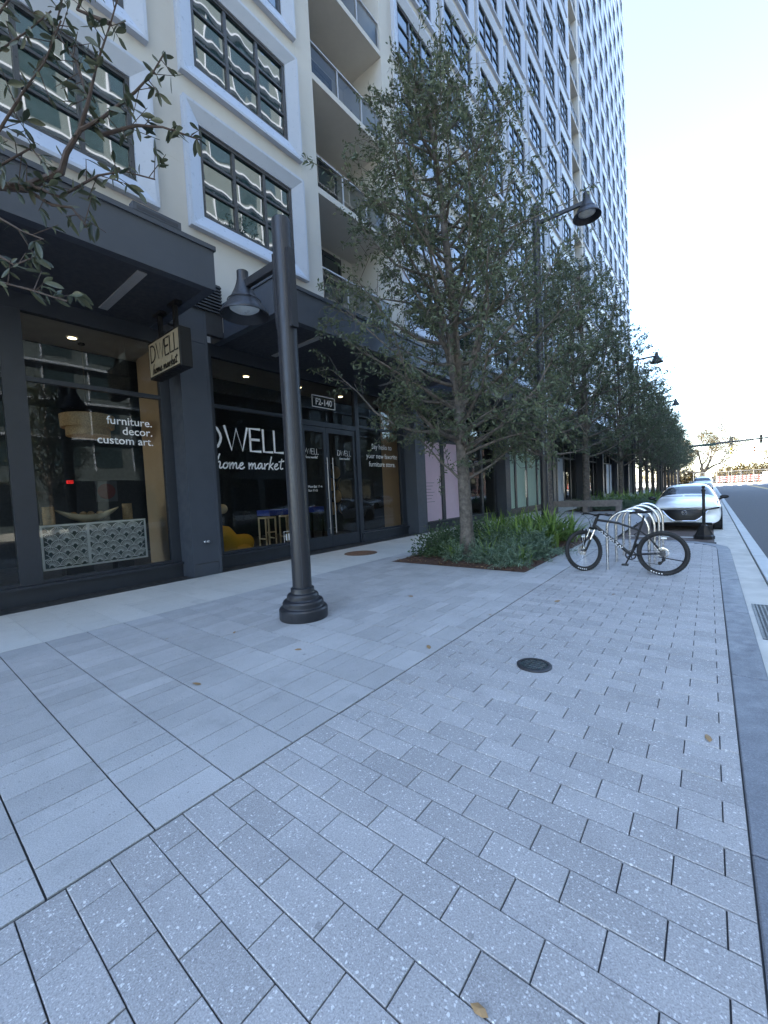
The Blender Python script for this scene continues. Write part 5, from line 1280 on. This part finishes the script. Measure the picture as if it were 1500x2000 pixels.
# grand oak across the junction
def oak(seed, tr, loc, label, leaf, spread, H):
    rs = np.random.RandomState(seed); tm = MB(); t = thing('spreading_oak', label, 'tree', loc, 0, None); tips = []
    tm.tube([(0, 0, -.05), (.05, 0, 1.2), (0, 0, 3.2)], [tr * 1.4, tr, tr * .95], 12)
    def grow(p, d, L, r_, dep):
        pts = [p]; dd = d
        for k in range(4): dd = unit(dd + rs.normal(size=3) * .28 + np.array([0, 0, .06])); pts.append(pts[-1] + dd * L / 4)
        tm.tube(pts, [r_ * (1 - .12 * k) for k in range(5)], 6, caps=False)
        if dep == 0: tips.extend([(pts[3], dd), (pts[4], dd)]); return
        for k in range(3 if dep > 1 else 4):
            nd = unit(dd + rs.normal(size=3) * .75 + np.array([0, 0, .12])); grow(pts[4 if k < 2 else 3], nd, L * rs.uniform(.6, .8), r_ * .5, dep - 1)
    for k in range(6): az = k * 1.05 + rs.uniform(-.2, .2); grow(np.array([0, 0, 3.0]), unit(np.array([math.cos(az) * spread, math.sin(az) * spread * .7, rs.uniform(.45, 1.0)])), H * .36, tr * .5, 3)
    P = []; D = []
    for p, d in tips:
        if rs.rand() < .18: continue
        k = 46; q = p + rs.normal(size=(k, 3)) * .55; P.append(q); e = rs.normal(size=(k, 3)); D.append(e / np.linalg.norm(e, axis=1, keepdims=True))
    P, D = np.concatenate(P), np.concatenate(D); L = rs.uniform(.18, .34, len(P)); V, F = leafquads(P, D, L, L * .5, rs)
    tm.build('trunk', M['bark'], t, smooth=True, world=False); npobj('crown', V, F, M[leaf], t); return t
oak(4, .55, (-1.2, 131, 0), 'large spreading oak with bare dark limbs beyond the junction', 'leaffar', 1.0, 16)
oak(9, .45, (17, 139, 0), 'sunlit oak crown behind the far signals at the right edge', 'leaffar', 1.1, 15)
oak(12, .4, (-9, 128, 0), 'smaller sunlit oak left of the big oak, seen past the tree row', 'leaffar', 1.0, 12)
fbv, fbf = shrub_mesh(17, 1.8, 2.6, 2200); fbv2 = None
o0 = None
for k, (x, y, s_) in enumerate(((2.5, 130, .95), (5.4, 131, 1.15), (8.2, 130, 1.05), (11.5, 132, 1.2), (14.8, 131, 1.1), (-4, 133, 1.0), (18, 131, 1.2), (-7.5, 131, 1.1))):
    if o0 is None:
        rs = np.random.RandomState(3); n = 2600; P = rs.normal(size=(n, 3)); P /= np.linalg.norm(P, axis=1, keepdims=True); P *= rs.rand(n, 1) ** .33; P[:, 2] = np.abs(P[:, 2]); P *= (1 + .3 * np.sin(P[:, :1] * 5) * np.cos(P[:, 1:2] * 4)); P *= np.array([1.8, 1.6, 3.2]); D = rs.normal(size=(n, 3)); D /= np.linalg.norm(D, axis=1, keepdims=True); L = rs.uniform(.2, .38, n)
        V, F = leafquads(P, D, L, L * .5, rs); o0 = npobj('sunlit_bush', V, F, M['leaffar']); o = o0
    else: o = o0.copy(); COL.objects.link(o)
    o.location = (x, y, 0); o.rotation_euler = (0, 0, k * .9); o.scale = (s_ * 1.35,) * 3; tag(o, 'tall yellow green sunlit bush behind the works fence', 'bush', 'sunlit bushes behind the works')
# ------------------------------------------------------------------ what stands across the street (it shades the street and shows in the glass)
def block(name, label, x0, x1, y0, y1, h, mat, pitch, fh, wz, grp=None):
    t = thing(name, label, 'building', (x0, (y0 + y1) / 2, 0), 0, grp); g = MB(); g.box(x0, x1, y0, y1, -.2, h); w_ = g.build('wall', mat, t)
    g = MB(); m = MB(); z = 5.2; kf = 0
    while z < h - 2.5:
        y = y0 + 1
        while y < y1 - 2:
            if (int(y * 3.1) + kf) % 11: g.quad((x0 - .03, y, z), (x0 - .03, y, z + wz), (x0 - .03, y + pitch - 1.1, z + wz), (x0 - .03, y + pitch - 1.1, z)); m.box(x0 - .10, x0 - .001, y - .14, y - .03, z - .3, z + wz)
            y += pitch
        m.box(x0 - .45, x0 - .002, y0, y1, z + wz + .2, z + wz + .38)
        z += fh; kf += 1
    g.build('windows', M['oppowin'], t)['kind'] = 'stuff'; m.build('ledge', M['whiteframe'], t)['kind'] = 'stuff'
    g = MB(); y = y0 + .5
    while y < y1 - 3: g.quad((x0 - .02, y, .4), (x0 - .02, y, 4.0), (x0 - .02, y + 3.4, 4.0), (x0 - .02, y + 3.4, .4)); y += 4.2
    g.build('shop_window', M['carglass'], t)
    g = MB(); y = y0 + .5; return t
block('opposite_tower', 'tall dark glassy tower across the street, seen reflected in the windows', 25, 44, -46, 54, 56, M['oppo'], 3.2, 3.1, 2.15)
block('opposite_building', 'lower terracotta building across the street, seen reflected in the doors', 22, 40, 66, 100, 13, M['brick'], 3.0, 3.4, 2.0)
for k in range(8): dup(tr3, (14.4, -14 + k * 10.5, 0), k * 2.1, 'street tree on the far side of the road, seen only in the shop glass', 'trees across the street', scale=.9)
dup(car1, (11.2, 33, -.075), 0, 'white car across the road, seen mirrored in the shop doors', CG)
dup(car1, (11.2, 21, -.075), 0, 'another white car across the road, mirrored in the shop glass', CG)
